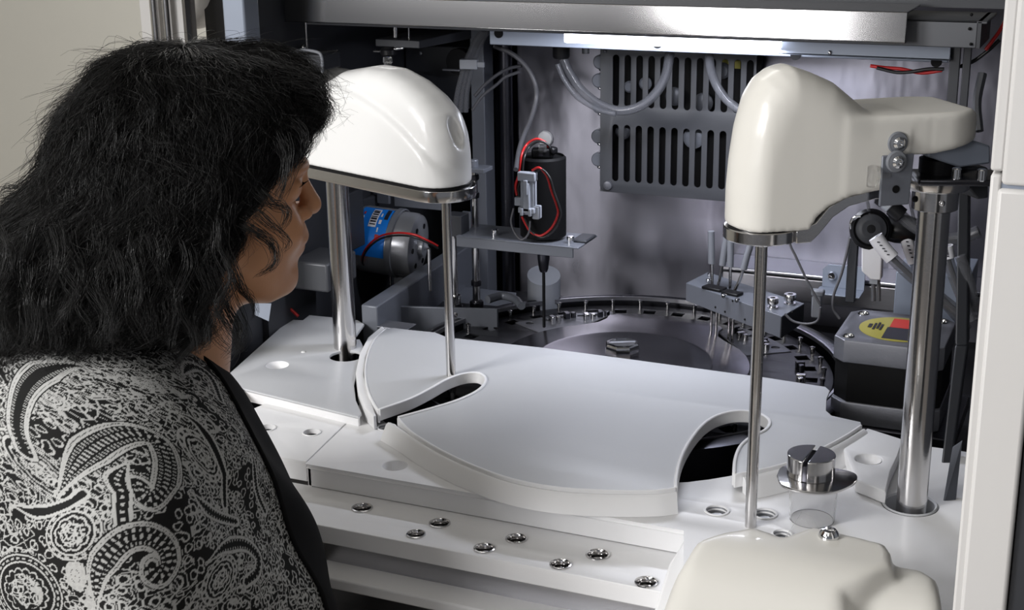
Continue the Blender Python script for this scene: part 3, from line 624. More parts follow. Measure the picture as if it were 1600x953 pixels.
# ================================================================ BLUE LABEL MOTOR
mc = Py(612, 378, 1.85); ax = np.array([.985, .13, -.08]); ax /= np.linalg.norm(ax)
bmz = thing('pump_motor', 'silver cylindrical motor with a blue label lying behind the left post', 'motor', mc-np.array([0, 0, .06]))
R1 = mm(104, mc)/2; L1 = mm(100, mc)*1.02
s0 = mc-ax*L1*.52
obj('motor_can', MB().lathe([(.001, 0), (R1*.85, 0), (R1*.97, .004), (R1, .010), (R1, L1*.62)], s0, ax, 48), M['silver'], bmz)
obj('motor_cap', MB().lathe([(R1*.97, L1*.62), (R1*.97, L1*.88), (R1*.92, L1*.95), (R1*.80, L1*.97), (R1*.3, L1*.98), (R1*.28, L1*1.06), (R1*.12, L1*1.06), (.0005, L1*1.12)], s0, ax, 48), M['silver'], bmz)
obj('cable_tie_band', MB().lathe([(R1*1.0, L1*.60), (R1*1.05, L1*.605), (R1*1.05, L1*.68), (R1*1.0, L1*.69)], s0, ax, 48, cap=False), M['frost'], bmz)
obj('band_clip', MB().box(s0+ax*L1*.66+np.array([0, -.005, -R1*1.12]), (.018, .014, .014)), M['frost'], bmz, bev=.003)
# label: patch of the can surface
wv = np.cross(ax, [0, 0, 1.]); wv /= np.linalg.norm(wv); vv = np.cross(wv, ax)
wv = -wv if wv[1] > 0 else wv; vv = vv if vv[2] > 0 else -vv
def patch(h0, h1, a0, a1, rr, name, m, par, n=12):
    vs = []; 
    for h in (h0, h1):
        for r in (rr, rr+.0004):
            for k in range(n+1):
                a = math.radians(a0+(a1-a0)*k/n); vs.append(s0+ax*h+(wv*math.cos(a)+vv*math.sin(a))*r)
    q = n+1; fs = []
    for k in range(n): fs += [(k, k+1, 2*q+k+1, 2*q+k), (q+k, 3*q+k, 3*q+k+1, q+k+1), (k, q+k, q+k+1, k+1), (2*q+k, 2*q+k+1, 3*q+k+1, 3*q+k)]
    fs += [(0, 2*q, 3*q, q), (n, q+n, 3*q+n, 2*q+n)]
    return obj(name, MB().add(vs, fs), m, par)
lb = patch(L1*.10, L1*.58, -14, 84, R1+.0003, 'label', M['blue'], bmz); lb['label'] = 'blue printed label'
patch(L1*.28, L1*.40, 38, 78, R1+.0009, 'barcode_field', M['paper'], lb)
for k in range(7): patch(L1*.295, L1*.385, 42+k*5, 44+k*5+(k % 3)*.8, R1+.0014, 'barcode_bar', M['ink'], lb, 2)
for k in range(3): patch(L1*.43, L1*(.45+.02*(k % 2)), 30+k*15, 38+k*15, R1+.0009, 'logo_mark', M['paper'], lb, 3)
patch(L1*.49, L1*.55, 55, 80, R1+.0009, 'logo_mark', M['ink'], lb, 3)
patch(L1*.42, L1*.48, 16, 26, R1+.0009, 'warning_mark', M['rlabel'], lb, 3)
for k in range(5): patch(L1*.15, L1*.175, 22+k*10, 28+k*10, R1+.0009, 'logo_mark', M['paper' if k % 2 else 'rlabel'], lb, 2)
for k in range(6):
    a = 2*math.pi*k/6; obj('vent_hole', MB().cyl(s0+ax*L1*.965+(wv*math.cos(a)+vv*math.sin(a))*R1*.62, s0+ax*L1*.985+(wv*math.cos(a)+vv*math.sin(a))*R1*.62, .004), M['black'], bmz)
wv_ = [Py(x, y, Yv) for x, y, Yv in [(580, 412, 1.84), (566, 408, 1.80), (572, 388, 1.785), (592, 370, 1.78), (618, 364, 1.775), (645, 366, 1.77), (665, 374, 1.775), (684, 384, 1.79)]]
obj('red_lead', MB().tube(wv_, .0016), M['red'], bmz); obj('black_lead', MB().tube([q+np.array([.001, -.001, -.0035]) for q in wv_], .0015), M['wire'], bmz)
obj('mounting_strut', MB().rod(mc+np.array([-.005, .0, -R1-.05]), mc+np.array([-.005, 0, -R1+.002]), .002), M['rod'], bmz)
obj('rear_mount', MB().box(s0-ax*.012, (.03, .09, .12), rz=-.3), M['dpaint'], bmz, bev=.003)
# bracket seen just under the left arm plate
bb = thing('pump_bracket', 'grey metal cross bracket between the arm plate and the blue label motor', 'bracket', Py(640, 315, 1.88))
obj('cross_plate', MB().span(Py(615, 297, 1.88), Py(692, 328, 1.885)), M['paint'], bb, bev=.001)
obj('side_plate', MB().span(Py(588, 292, 1.87), Py(611, 318, 1.876)), M['paint'], bb, bev=.001)
# ================================================================ MIXER
MP = Pz(850, 498, .905); MX, MY = MP[0], MP[1]
mz0 = Py(850, 366, MY)[2]; mz1 = Py(852, 243, MY)[2]; mr = mm(73, (MX, MY, mz1))/2
mx_ = thing('stirrer_motor', 'black cylindrical stirrer motor on a grey arm with red and black wires', 'motor', (MX, MY, mz0))
obj('motor_can', MB().lathe([(mr, 0), (mr, mz1-mz0-.003), (mr-.003, mz1-mz0), (mr*.9, mz1-mz0), (mr*.88, mz1-mz0-.003), (.001, mz1-mz0-.003)], (MX, MY, mz0), seg=48), M['mblack'], mx_)
obj('top_terminal', MB().box((MX+.001, MY-.002, mz1+.004), (.030, .016, .014), rz=.3).box((MX+.012, MY, mz1+.008), (.018, .012, .010), rz=-.4), M['black'], mx_, bev=.003)
obj('shaft', MB().rod((MX, MY, .892), (MX, MY, mz0-.03), .0022).rod((MX, MY, mz0-.032), (MX, MY, mz0+.002), .0045), M['black'], mx_)
obj('coupling', MB().lathe([(.005, -.042), (.0065, -.038), (.0085, -.022), (.0085, -.008), (.014, -.008), (.014, -.002)], (MX, MY, mz0-.012), seg=24), M['darksteel'], mx_)
RX = Pz(745, 482, .905); RYY = RX[1]
az = mz0-.006
A_ = np.array([RX[0]-.012, RYY]); 
a = Py(722, 345, MY-.035); b = Py(895, 365, MY-.035)
bar = MB().hexa([(a[0]-.01, MY-.035, az-.014), (b[0], MY-.035, az-.014), (b[0], MY-.032, az-.014), (a[0]-.01, MY-.032, az-.014)], [(a[0]-.01, MY-.035, az+.001), (b[0], MY-.035, az+.001), (b[0], MY-.032, az+.001), (a[0]-.01, MY-.032, az+.001)])
bar.span((a[0]-.01, MY-.035, az-.001), (b[0]+.008, MY+.038, az+.0015))
obj('arm_channel', bar, M['paint'], mx_, bev=.0008)
obj('end_lug', MB().span((b[0]-.012, MY-.01, az+.001), (b[0]+.01, MY+.03, az+.005)), M['dpaint'], mx_, bev=.002)
for x, y in [(771, 328), (890, 350)]:
    p = Py(x, y+9, MY-.018); obj('cap_screw', MB().rod((p[0], MY-.015, az), (p[0], MY-.015, az+.011), .0052, 20), M['chrome'], mx_)
cp = Py(826, 302, MY-mr-.010)
cn = obj('wire_connector', MB().box(cp, (.020, .012, .058)).box(cp+np.array([0, -.004, .024]), (.026, .010, .012)).box(cp+np.array([0, -.007, -.004]), (.010, .006, .040)).box(cp+np.array([-.014, 0, -.012]), (.012, .008, .012)).box(cp+np.array([.012, 0, -.025]), (.010, .012, .018)).box(cp+np.array([0, -.006, -.022]), (.024, .008, .008)), M['connector'], mx_, bev=.0015)
obj('latch_tab', MB().box(cp+np.array([0, -.011, .010]), (.006, .003, .020)).box(cp+np.array([-.006, -.009, -.024]), (.004, .006, .010)).box(cp+np.array([.006, -.009, -.024]), (.004, .006, .010)), M['connector'], cn, bev=.0008)
def wire(pts, Y, name, m, par, r=.0017, dz_=0., dx=0.):
    return obj(name, MB().tube([Py(x, y, Y[i] if hasattr(Y, '__len__') else Y)+np.array([dx, -.001, dz_]) for i, (x, y) in enumerate(pts)], r), m, par)
yf = MY-mr
loopA = [(862, 238), (852, 222), (838, 217), (823, 226), (815, 243), (812, 268), (806, 290), (808, 305)]
YA = [MY, MY-.005, MY-.01, MY-.015, yf, yf-.003, yf-.006, yf-.008]
wire(loopA, YA, 'red_wire', M['red'], mx_); wire(loopA, YA, 'black_wire', M['wire'], mx_, dx=.004, dz_=-.003)
loopB = [(832, 266), (843, 262), (855, 275), (862, 298), (870, 320), (872, 335), (862, 356), (845, 368), (830, 362), (822, 350), (816, 338)]
YB = [yf-.012]*11
wire(loopB, YB, 'red_wire', M['red'], mx_); wire(loopB, YB, 'black_wire', M['wire'], mx_, dx=.004, dz_=-.002)
wire([(803, 325), (799, 345), (804, 362), (815, 374), (826, 365), (829, 345)], yf-.014, 'grey_wire', M['greywire'], mx_, r=.0014)
obj('cable_tie', MB().box(Py(848, 232, MY-.012), (.010, .008, .012)), M['clear'], mx_, bev=.002)
p = Py(853, 216, BY); obj('wall_grommet', MB().lathe([(.0125, 0), (.0115, .004), (.006, .006), (.001, .0062)], (p[0], BY-.001, p[2]), (0, -1, 0), 28), M['white'], cab)
# vertical slide rods left of the mixer
sr = thing('slide_rod_stand', 'pair of slim steel slide rods on a base left of the stirrer arm', 'stand', (RX[0], RYY, .87))
def rodpx(x, ytop, ybot, zbase, r, par=sr, m='rod', name='slide_rod'):
    b_ = Pz(x, ybot, zbase); d = ray(x, ytop); t_ = b_[1]/d[1]; top = CAM+d*t_
    return b_, obj(name, MB().rod((b_[0], b_[1], zbase), (b_[0], b_[1], top[2]), r), M[m], par)
q1, _ = rodpx(745, 250, 482, .90, .0055)
q2, _ = rodpx(712, 335, 492, .90, .0045)
q3, _ = rodpx(672, 388, 455, .93, .0028)
obj('base_block', MB().box((q1[0]-.018, q1[1]-.004, .893), (.085, .045, .014), rz=.1).rod((q2[0], q2[1], .895), (q2[0], q2[1], .915), .011).rod((q1[0], q1[1], .895), (q1[0], q1[1], .912), .010), M['darksteel'], sr, bev=.002)
obj('flange_nut', MB().rod((q2[0], q2[1], .90), (q2[0], q2[1], .908), .015).rod((q2[0], q2[1], .916), (q2[0], q2[1], .93), .008), M['chrome'], sr)
tp = Py(745, 268, q1[1]); obj('top_clamp', MB().box((tp[0]+.002, q1[1], tp[2]+.004), (.032, .03, .006)).rod((tp[0]-.002, q1[1]-.004, tp[2]+.006), (tp[0]-.002, q1[1]-.004, tp[2]+.018), .006), M['paint'], sr, bev=.001)
for yy in (277, 305, 442):
    p = Py(745, yy, q1[1]); obj('stop_collar', MB().rod((q1[0], q1[1], p[2]-.004), (q1[0], q1[1], p[2]+.004), .0075), M['darksteel'], sr)
p = Py(712, 350, q2[1]); obj('slider', MB().box((p[0]+.002, q2[1], p[2]), (.026, .026, .030)).rod((p[0]-.004, q2[1]-.013, p[2]-.004), (p[0]-.004, q2[1]-.013, p[2]+.012), .004), M['dpaint'], sr, bev=.002)
p = Py(728, 420, 1.98); obj('rear_plate', MB().span(Py(722, 330, 1.98), Py(745, 430, 1.984)), M['paint'], cab, bev=.001)
# cup at the back of the disc
p = Pz(842, 478, .89)
cu_ = thing('overflow_cup', 'grey frosted cup with a slanted top behind the stirrer shaft', 'cup', (p[0], p[1]+.02, .885))
cr_ = mm(52, p)/2; zt = Py(842, 425, p[1]+.02)[2]
V_ = MB().lathe([(cr_, 0), (cr_, .035), (cr_, zt-.885)], (p[0], p[1]+.02, .885), seg=36)
for i in range(len(V_.v)):
    v = V_.v[i]
    if v[2] > zt-.001: V_.v[i] = (v[0], v[1], zt-.004+(v[1]-p[1]-.02)/cr_*.008-(v[0]-p[0])/cr_*.004)
obj('cup_body', V_, M['frost'], cu_)
# curved duct lying beside the disc rim
p = [Pz(x, y, .915) for x, y in [(762, 468), (785, 462), (805, 468), (815, 478)]]
obj('curved_trim', MB().tube(p, .006), M['paint'], cab)
# ================================================================ TUBES
uh = thing('drain_hose', 'clear plastic hose sagging from a black fitting across the slotted grille', 'hose', Py(880, 95, 1.9))
P_ = [Py(x, y, 1.9) for x, y in [(880, 92), (889, 112), (908, 140), (935, 162), (968, 173), (1000, 166), (1025, 145), (1040, 118), (1047, 82)]]
obj('hose_tube', MB().tube(P_, .0068, 14), M['tube'], uh); obj('inner_hose', MB().tube([q+np.array([.001, .002, .001]) for q in P_], .003, 10), M['greywire'], uh)
P2 = [Py(x, y, 1.89) for x, y in [(871, 100), (882, 125), (903, 152), (935, 171), (962, 178)]]
obj('second_tube', MB().tube(P2, .004, 12), M['tube'], uh)
f0 = Py(877, 70, 1.9); f1 = Py(877, 91, 1.9)
obj('hose_fitting', MB().lathe([(.011, 0), (.0125, .003), (.0125, f0[2]-f1[2]+.01)], (f1[0], 1.9, f1[2])), M['black'], uh)
th_ = thing('tube_bundle', 'bundle of clear tubes with a cable tie dropping from the rail to behind the dome', 'tubes', Py(735, 100, 1.85))
for k, dx in enumerate((-7, 0, 7)):
    obj('tube', MB().tube([Py(x+dx*s_, y, 1.85+.004*k) for x, y, s_ in [(758, 48, .6), (745, 70, .7), (734, 96, .8), (728, 118, .9), (722, 145, 1), (719, 175, 1.2)]], .0042, 10), M['tube'], th_)
obj('cable_tie', MB().box(Py(733, 100, 1.84), (.026, .012, .014), rz=.2).box(Py(748, 101, 1.84), (.018, .004, .008)), M['frost'], th_, bev=.001)
o, _ = hose('sensor_cable', 'dark cable arching from the rail down to the stirrer motor', [(772, 72), (800, 84), (822, 104), (836, 130), (838, 155), (830, 185), (820, 208), (811, 235), (806, 265)], [1.92, 1.92, 1.92, 1.92, 1.92, 1.9, 1.87, 1.84, 1.80], .0036, M['greywire'], 'cable')
o, _ = hose('thin_cable', 'thin dark cable looping in front of the dark recess under the rail', [(742, 150), (757, 133), (775, 118), (795, 107), (815, 103)], 1.93, .0026, M['greywire'], 'cable')
o, _ = hose('thin_cable', 'lower thin grey cable looping beside the dome in the recess', [(738, 172), (754, 150), (776, 132), (790, 120), (812, 112)], 1.92, .0024, M['greywire'], 'cable')
o, _ = hose('clear_hose', 'clear hose curving down behind the right arm in front of the grille', [(1108, 85), (1110, 105), (1118, 130), (1132, 152), (1150, 168), (1165, 176)], 1.88, .0062)
for (nm, lab, pts, m_, y_) in [('power_wire', 'red wire sagging below the cross rail', [(1360, 103), (1385, 106), (1410, 108), (1440, 114), (1472, 110)], 'red', 1.80), ('power_wire', 'black wire twisted with the red one below the cross rail', [(1370, 106), (1400, 113), (1425, 112), (1450, 108), (1475, 108)], 'wire', 1.795), ('cable', 'black cable crossing behind the right end of the lamp housing', [(1500, 104), (1522, 95), (1545, 78), (1562, 62)], 'wire', 1.75), ('power_wire', 'dark red wire rising at the far upper right corner', [(1540, 78), (1552, 62), (1562, 48), (1572, 30)], 'red', 1.74)]:
    hose(nm, lab, pts, y_, .0022, M[m_], 'wire')
# ================================================================ RIGHT PIPETTING ARM
RP = np.array([-.163, 1.342]); RT = np.array([-.300, 1.237])
ur = np.array([*(RP-RT), 0.]); ur /= np.linalg.norm(ur); wr = np.array([ur[1], -ur[0], 0.])     # w towards the camera
ra = thing('pipetting_arm', 'cream white arm with a tall rounded nose on a steel post at the right', 'arm', (RP[0], RP[1], .85))
Rp = lambda a, b, z: np.array([RT[0]+ur[0]*a+wr[0]*b, RT[1]+ur[1]*a+wr[1]*b, z])
sil_n = [(-.041, 1.205), (-.0415, 1.235), (-.038, 1.262), (-.031, 1.293), (-.020, 1.321), (-.009, 1.336), (.003, 1.344), (.016, 1.347), (.036, 1.340), (.056, 1.331), (.075, 1.316), (.090, 1.304), (.12, 1.300), (.12, 1.237), (.096, 1.237), (.067, 1.233), (.048, 1.225), (.037, 1.216), (.032, 1.208), (.029, 1.203), (-.038, 1.203)]
ext_n = sil_n[1:13]+[(.14, 1.300), (.14, 1.16), (-.041, 1.16)]
sil_b = [(.06, 1.302), (.19, 1.302), (.199, 1.296), (.199, 1.272), (.150, 1.265), (.102, 1.265), (.095, 1.259), (.096, 1.243), (.096, 1.237), (.06, 1.235)]
def f_right(p):
    q = p-np.array([RT[0], RT[1], 0]); a = q @ ur; b = q @ wr; z = q[:, 2]
    t = np.clip(a, -.006, .13); hw = np.interp(t, [-.006, .02, .06, .13], [.0355, .037, .040, .040])
    pl2 = np.hypot(a-t, b)-hw
    d1 = np.maximum(smax(poly_sd(a, z, ext_n), pl2, .034), poly_sd(a, z, sil_n))
    t2 = np.clip(a, .0, .160); hb = np.hypot(a-t2, b+.012)-.050
    d2 = smax(poly_sd(a, z, sil_b), np.maximum(hb, b-.0385), .006)
    d2 = smax(d2, -(np.hypot(a-.142, b-.0400)-.0020), .0012)
    d2 = smax(d2, -(np.hypot(a-.098, b-.0400)-.0016), .0012)
    d = smin(d1, d2, .006)
    g = np.stack([(a+.042)/.006, (b-.004)/.010, (z-1.262)/.020], 1); d = smax(d, -(np.linalg.norm(g, axis=1)-1)*.006, .002)
    return d
c_ = Rp(.085, 0, 1.27)
netobj('arm_cover', net(f_right, (c_[0]-.16, c_[1]-.16, 1.19), (c_[0]+.16, c_[1]+.16, 1.36), .0026), M['shell2'], ra, 3)
obj('nose_disc', MB().lathe([(.0335, 0), (.0345, .001), (.0345, .0105), (.0335, .0115)], (RT[0]-.001, RT[1], 1.1905), seg=64), M['rod'], ra)
obj('gasket', MB().lathe([(.031, 0), (.031, .010)], (RT[0]-.001, RT[1], 1.202), seg=48), M['black'], ra)
pr_ = obj('probe_tube', MB().rod((*RT, .87), (*RT, 1.191), .0056, 28), M['rod'], ra)
obj('probe_collar', MB().rod((*RT, 1.183), (*RT, 1.191), .009, 28), M['chrome'], pr_)
po_ = [(.020, 1.202), (.038, 1.208), (.050, 1.222), (.067, 1.230), (.096, 1.235), (.125, 1.235), (.125, 1.225), (.096, 1.226), (.07, 1.221), (.055, 1.212), (.042, 1.197), (.034, 1.190), (.020, 1.190)]
obj('base_plate', MB().extr([Rp(a, .030, z) for a, z in po_], wr*-.062), M['rod'], ra, bev=.001)
obj('support_post', MB().rod((*RP, .80), (RP[0], RP[1], 1.235), .0150, 40), M['rod'], ra)
cl = obj('clamp_collar', MB().lathe([(.0200, 0), (.0215, .001), (.0215, .019), (.0205, .020), (.030, .0205), (.031, .022), (.031, .029), (.030, .030)], (RP[0], RP[1], 1.205), seg=48), M['rod'], ra)
obj('set_screw', MB().ball(np.array([RP[0]+.009, RP[1]-.0198, 1.215]), .003, 10), M['chrome'], cl)
obj('set_screw', MB().ball(np.array([RP[0]-.016, RP[1]-.0148, 1.216]), .003, 10), M['mblack'], cl)
obj('top_bearing', MB().lathe([(.015, 0), (.017, .002), (.017, .018), (.011, .019), (.011, .028)], (RP[0], RP[1], 1.235), seg=32), M['black'], ra)
obj('hub_flange', MB().box((RP[0]+.018, RP[1]-.005, 1.237), (.075, .05, .006), rz=.3), M['darksteel'], ra, bev=.002)
for dx, dy in ((.042, -.022), (-.028, -.012), (.02, -.024)):
    obj('cap_screw', MB().rod((RP[0]+dx, RP[1]+dy, 1.239), (RP[0]+dx, RP[1]+dy, 1.250), .0045, 18), M['chrome'], ra)
# steel bracket with glass washered screws
br = obj('screw_bracket', MB().hexa([Rp(.093, .0425, 1.222), Rp(.122, .0425, 1.222), Rp(.122, .0395, 1.222), Rp(.093, .0395, 1.222)], [Rp(.093, .0425, 1.268), Rp(.124, .0425, 1.268), Rp(.124, .0395, 1.268), Rp(.093, .0395, 1.268)]), M['paint'], ra, bev=.001)
for a, z in ((.108, 1.2785), (.106, 1.2625)):
    w_ = obj('washer', MB().lathe([(.0048, .0), (.0098, 0), (.0098, .0022), (.0088, .003), (.0055, .003)], Rp(a, .0385 if z > 1.27 else .0425, z), wr, 32), M['frost'], br)
    obj('screw', MB().lathe([(.0058, 0), (.0056, .004), (.0035, .0058), (.0024, .0058), (.0022, .0035), (.0004, .0035)], Rp(a, .0395 if z > 1.27 else .0435, z), wr, 24), M['chrome'], w_)
obj('bracket_hole', MB().cyl(Rp(.108, .0420, 1.237), Rp(.108, .0430, 1.237), .0035), M['mblack'], br)
obj('side_knob', MB().lathe([(.0005, 0), (.009, 0), (.010, .002), (.010, .006), (.008, .008), (.003, .009), (.003, .022)], Rp(.080, .041, 1.250), ur, 24), M['clear'], ra)
# grey bracket under the arm tail
gx = thing('arm_tail_bracket', 'dark grey bracket block under the tail of the right arm against the frame', 'bracket', Rp(.21, .02, 1.22))
P4 = [Pl(x, y, Rp(0, .02, 1), wr) for x, y in [(1449, 240), (1453, 218), (1462, 213), (1500, 214), (1548, 228), (1548, 256), (1500, 262), (1452, 246)]]
obj('bracket_block', MB().extr(P4, -wr*.05), M['paintl'], gx, bev=.002)
P5 = [Pl(x, y, Rp(0, .0, 1), wr) for x, y in [(1490, 258), (1545, 262), (1545, 310), (1528, 312), (1510, 290), (1490, 285)]]
obj('lower_block', MB().extr(P5, -wr*.05), M['dpaint'], gx, bev=.002)
obj('screw', MB().ball(Pl(1518, 272, Rp(0, .002, 1), wr), .0028, 10), M['chrome'], gx)
p = Pd(1530, 205, 1.55); q = Pd(1535, 115, 1.56)
obj('cable_strap', MB().tube([p, (p+q)/2+np.array([-.004, 0, .0]), q], .005, 8), M['dpaint'], gx)
# ================================================================ NOZZLE MANIFOLD
Zm = .962
m0, m1, m2 = Pz(1072, 442, Zm), Pz(1222, 494, Zm), Pz(1257, 474, Zm); m3 = Pz(1106, 425, Zm)
nm_ = thing('nozzle_manifold', 'grey metal channel bracket carrying four thin nozzles over the disc', 'manifold', (m0+m1)/2-np.array([0, 0, .03]))
dn = np.array([0, 0, -1.]); hgt = .030
obj('top_plate', MB().hexa([v+dn*.002 for v in (m0, m1, m2, m3)], [m0, m1, m2, m3]), M['paint'], nm_, bev=.0006)
ff = (m0-m3)/np.linalg.norm(m0-m3)
obj('front_web', MB().hexa([m0+dn*hgt*.85, m1+dn*hgt, m1+dn*hgt-ff*.002, m0+dn*hgt*.85-ff*.002], [m0+dn*.001, m1+dn*.001, m1+dn*.001-ff*.002, m0+dn*.001-ff*.002]), M['paint'], nm_, bev=.0006)
obj('end_web', MB().hexa([m1+dn*hgt, m2+dn*hgt*.9, m2+dn*hgt*.9-np.array([.002, 0, 0]), m1+dn*hgt-np.array([.002, 0, 0])], [m1+dn*.001, m2+dn*.001, m2+dn*.001-np.array([.002, 0, 0]), m1+dn*.001-np.array([.002, 0, 0])]), M['dpaint'], nm_, bev=.0006)
for x, y in [(1145, 470), (1118, 480), (1164, 499), (1133, 487), (1238, 488)]:
    pp_ = Pl(x, y, m0, np.cross(m1-m0, dn)); obj('web_hole', MB().ball(pp_, .0016, 8), M['mblack'], nm_)
mu = (m1-m0)/np.linalg.norm(m1-m0)
for i, (x, y) in enumerate([(1113, 448), (1121, 450), (1141, 453), (1147, 456)]):
    b_ = Pz(x, y, Zm); l = ((-.002, 0), (.006, 0), (-.001, 0), (.012, 0))[i]
    n_ = obj('nozzle', MB().rod(b_-np.array([0, 0, .075]), b_, .0019, 10).tube([b_, b_+np.array([l[0]*.6, 0, .018]), b_+np.array([l[0], 0, .035])], .0022, 8), M['rod'], nm_)
    obj('nozzle_sleeve', MB().tube([b_+np.array([l[0], 0, .033]), b_+np.array([l[0]*1.3, 0, .050]), b_+np.array([l[0]*1.9, 0, .078])], .0046, 10), M['frost'], n_)
for x, y in [(1107, 437), (1109, 428), (1131, 461), (1152, 468)]:
    b_ = Pz(x, y+4, Zm); obj('small_screw', MB().rod(b_, b_+np.array([0, 0, .005]), .0035, 14), M['chrome'], nm_)
for x, y, s_ in [(1207, 481, 1.), (1234, 475, 1.1)]:
    b_ = Pz(x, y, Zm); obj('cap_screw', MB().lathe([(.007*s_, 0), (.007*s_, .002), (.0045*s_, .002), (.0045*s_, .006), (.0075*s_, .0065), (.0075*s_, .013), (.007*s_, .014), (.0035*s_, .014), (.0035*s_, .011), (.0003, .011)], b_, seg=28), M['rod'], nm_)
obj('clamp_bar', MB().box(Pz(1116, 452, Zm)+np.array([0, 0, .002]), (.030, .018, .004), rz=-.3).box(Pz(1144, 460, Zm)+np.array([0, 0, .002]), (.026, .016, .004), rz=-.3), M['black'], nm_, bev=.001)
hose('sensor_lead', 'thin dark lead with a sleeve curving from behind the arm nose to the manifold end', [(1231, 352), (1234, 380), (1244, 402), (1256, 428), (1270, 455), (1281, 475)], 1.72, .0016, M['greywire'], 'cable')
hose('sensor_lead', 'grey lead looping from the manifold end to the bracket', [(1226, 490), (1240, 502), (1262, 506), (1278, 500), (1282, 480)], 1.70, .0015, M['greywire'], 'cable')
p = Py(1276, 478, 1.74); q_ = thing('cable_clip', 'small clear cable clip right of the manifold', 'clip', p)
obj('clip_body', MB().box(p, (.012, .01, .03)).box(p+np.array([.001, 0, .018]), (.016, .012, .008)), M['frost'], q_, bev=.002)
# small bent plate on the back ledge
a = Py(1286, 412, 1.96); b = Py(1328, 452, 1.96)
bp_ = thing('angle_plate', 'small bent steel plate with one screw on the back ledge', 'bracket', (a[0], 1.96, b[2]))
obj('plate_body', MB().extr([(a[0], 1.96, b[2]), (a[0], 1.96, a[2]-.008), (a[0]+.008, 1.96, a[2]), (b[0]+.02, 1.96, a[2]), (b[0]+.02, 1.96, b[2])], (0, .002, 0)).span((a[0]-.003, 1.925, b[2]-.002), (b[0]+.02, 1.962, b[2])), M['paintl'], bp_, bev=.0005)
obj('screw', MB().lathe([(.007, 0), (.007, .001), (.005, .0045), (.001, .005)], Py(1300, 431, 1.959), (0, -1, 0), 20), M['chrome'], bp_)
# ================================================================ RIGHT STEPPER MOTOR
zt_ = .988; ca = Pz(1311, 512, zt_); 
sx, sy_ = -.294, 1.572
W = .125
sm = thing('stepper_motor', 'large square stepper motor with a red and yellow label behind the right post', 'motor', (sx+W/2, sy_+W/2, .885))
def oct_(x0, y0, w, c): return [(x0+c, y0), (x0+w-c, y0), (x0+w, y0+c), (x0+w, y0+w-c), (x0+w-c, y0+w), (x0+c, y0+w), (x0, y0+w-c), (x0, y0+c)]
mh = [(sx+.016, sy_+.016), (sx+W-.016, sy_+.016), (sx+.016, sy_+W-.016), (sx+W-.016, sy_+W-.016)]
plate('top_casting', oct_(sx, sy_, W, .014), [circ(h, .0065, 24) for h in mh], .960, zt_, M['alu'], sm, .002)
plate('laminated_body', oct_(sx+.0015, sy_+.0015, W-.003, .018), [], .912, .960, M['mblack'], sm, .0008)
plate('bottom_casting', oct_(sx, sy_, W, .014), [], .885, .912, M['alu'], sm, .002)
for h in mh: obj('bolt_socket', MB().lathe([(.0068, .0), (.0060, .0012), (.0052, 0), (.0050, -.010), (.0005, -.010)], (*h, zt_), seg=24, cap=False), M['chrome'], sm)
obj('motor_base', MB().span((sx-.01, sy_-.006, .868), (sx+W+.02, sy_+W+.02, .885)), M['darksteel'], sm, bev=.002)
lc = np.array([sx+W/2+.004, sy_+W/2-.002]); lr = .046
lab = plate('round_label', circ(lc, lr, 64), [], zt_, zt_+.0005, M['yellow'], sm, .0001, label='round yellow label')
def lrect(x0, y0, x1, y1, m, nm='label_field', par=None):
    return obj(nm, MB().span((lc[0]+x0, lc[1]+y0, zt_+.0005), (lc[0]+x1, lc[1]+y1, zt_+.0009)), m, par or lab)
lrect(-.012, .004, .022, .038, M['rlabel']); lrect(-.014, -.040, .020, .003, M['ink']); lrect(.023, -.004, .040, .014, M['orange'])
for x0, y0, x1, y1 in [(-.036, -.006, -.032, .008), (-.030, -.012, -.0275, .012), (-.026, -.008, -.0235, .016), (-.022, -.012, -.0195, .010), (.026, .0, .030, .012), (.032, .002, .037, .008), (.026, -.022, .028, -.008), (.030, -.024, .032, -.010), (.034, -.018, .036, -.008)]:
    o = obj('lettering', MB().span((lc[0]+x0, lc[1]+y0, zt_+.0009), (lc[0]+x1, lc[1]+y1, zt_+.0012)), M['ink'], lab)
# ---------------- drive pulley, sensor, hoses above the motor
pc_ = Py(1360, 358, 1.70)
pl_ = thing('hose_joint', 'black round hose joint above the stepper motor', 'joint', pc_)
axp = np.array([.25, -.9, .25])
obj('joint_body', MB().lathe([(.012, -.03), (.022, -.022), (.025, -.004), (.025, .004), (.021, .008), (.019, .006), (.012, .006), (.010, .010), (.0005, .011)], pc_, axp, 32), M['black'], pl_)
obj('joint_cap', MB().lathe([(.018, .007), (.018, .0095), (.013, .0100), (.012, .0105), (.010, .0105)], pc_, axp, 32), M['dpaint'], pl_)
obj('back_hood', MB().ball(pc_+np.array([.03, .03, -.004]), .022, 16, (1.4, 1, .8)), M['black'], pl_)
obj('wire_bail', MB().tube([Py(x, y, 1.69) for x, y in [(1350, 372), (1334, 365), (1329, 350), (1334, 340), (1345, 338)]], .0014, 8), M['chrome'], pl_)
sp_ = Py(1332, 400, 1.74)
obj('support_strut', MB().span(Py(1326, 370, 1.75), Py(1337, 470, 1.76)), M['dpaint'], pl_, bev=.001)
bx = Py(1361, 405, 1.69)
cb = thing('sensor_connector', 'pale blue-white plastic connector with two cables hanging above the stepper motor', 'connector', bx)
P6 = [Py(x, y, 1.69) for x, y in [(1356, 373), (1366, 376), (1378, 398), (1376, 438), (1360, 437), (1346, 424), (1346, 386), (1356, 383)]]
obj('connector_body', MB().extr(P6, (0, .016, 0)), M['paper'], cb, bev=.0015)
for dx in (1364, 1372): obj('cable', MB().tube([Py(dx, 436, 1.70), Py(dx+1, 452, 1.70), Py(dx+1, 470, 1.70)], .0026, 10), M['greywire'], cb)
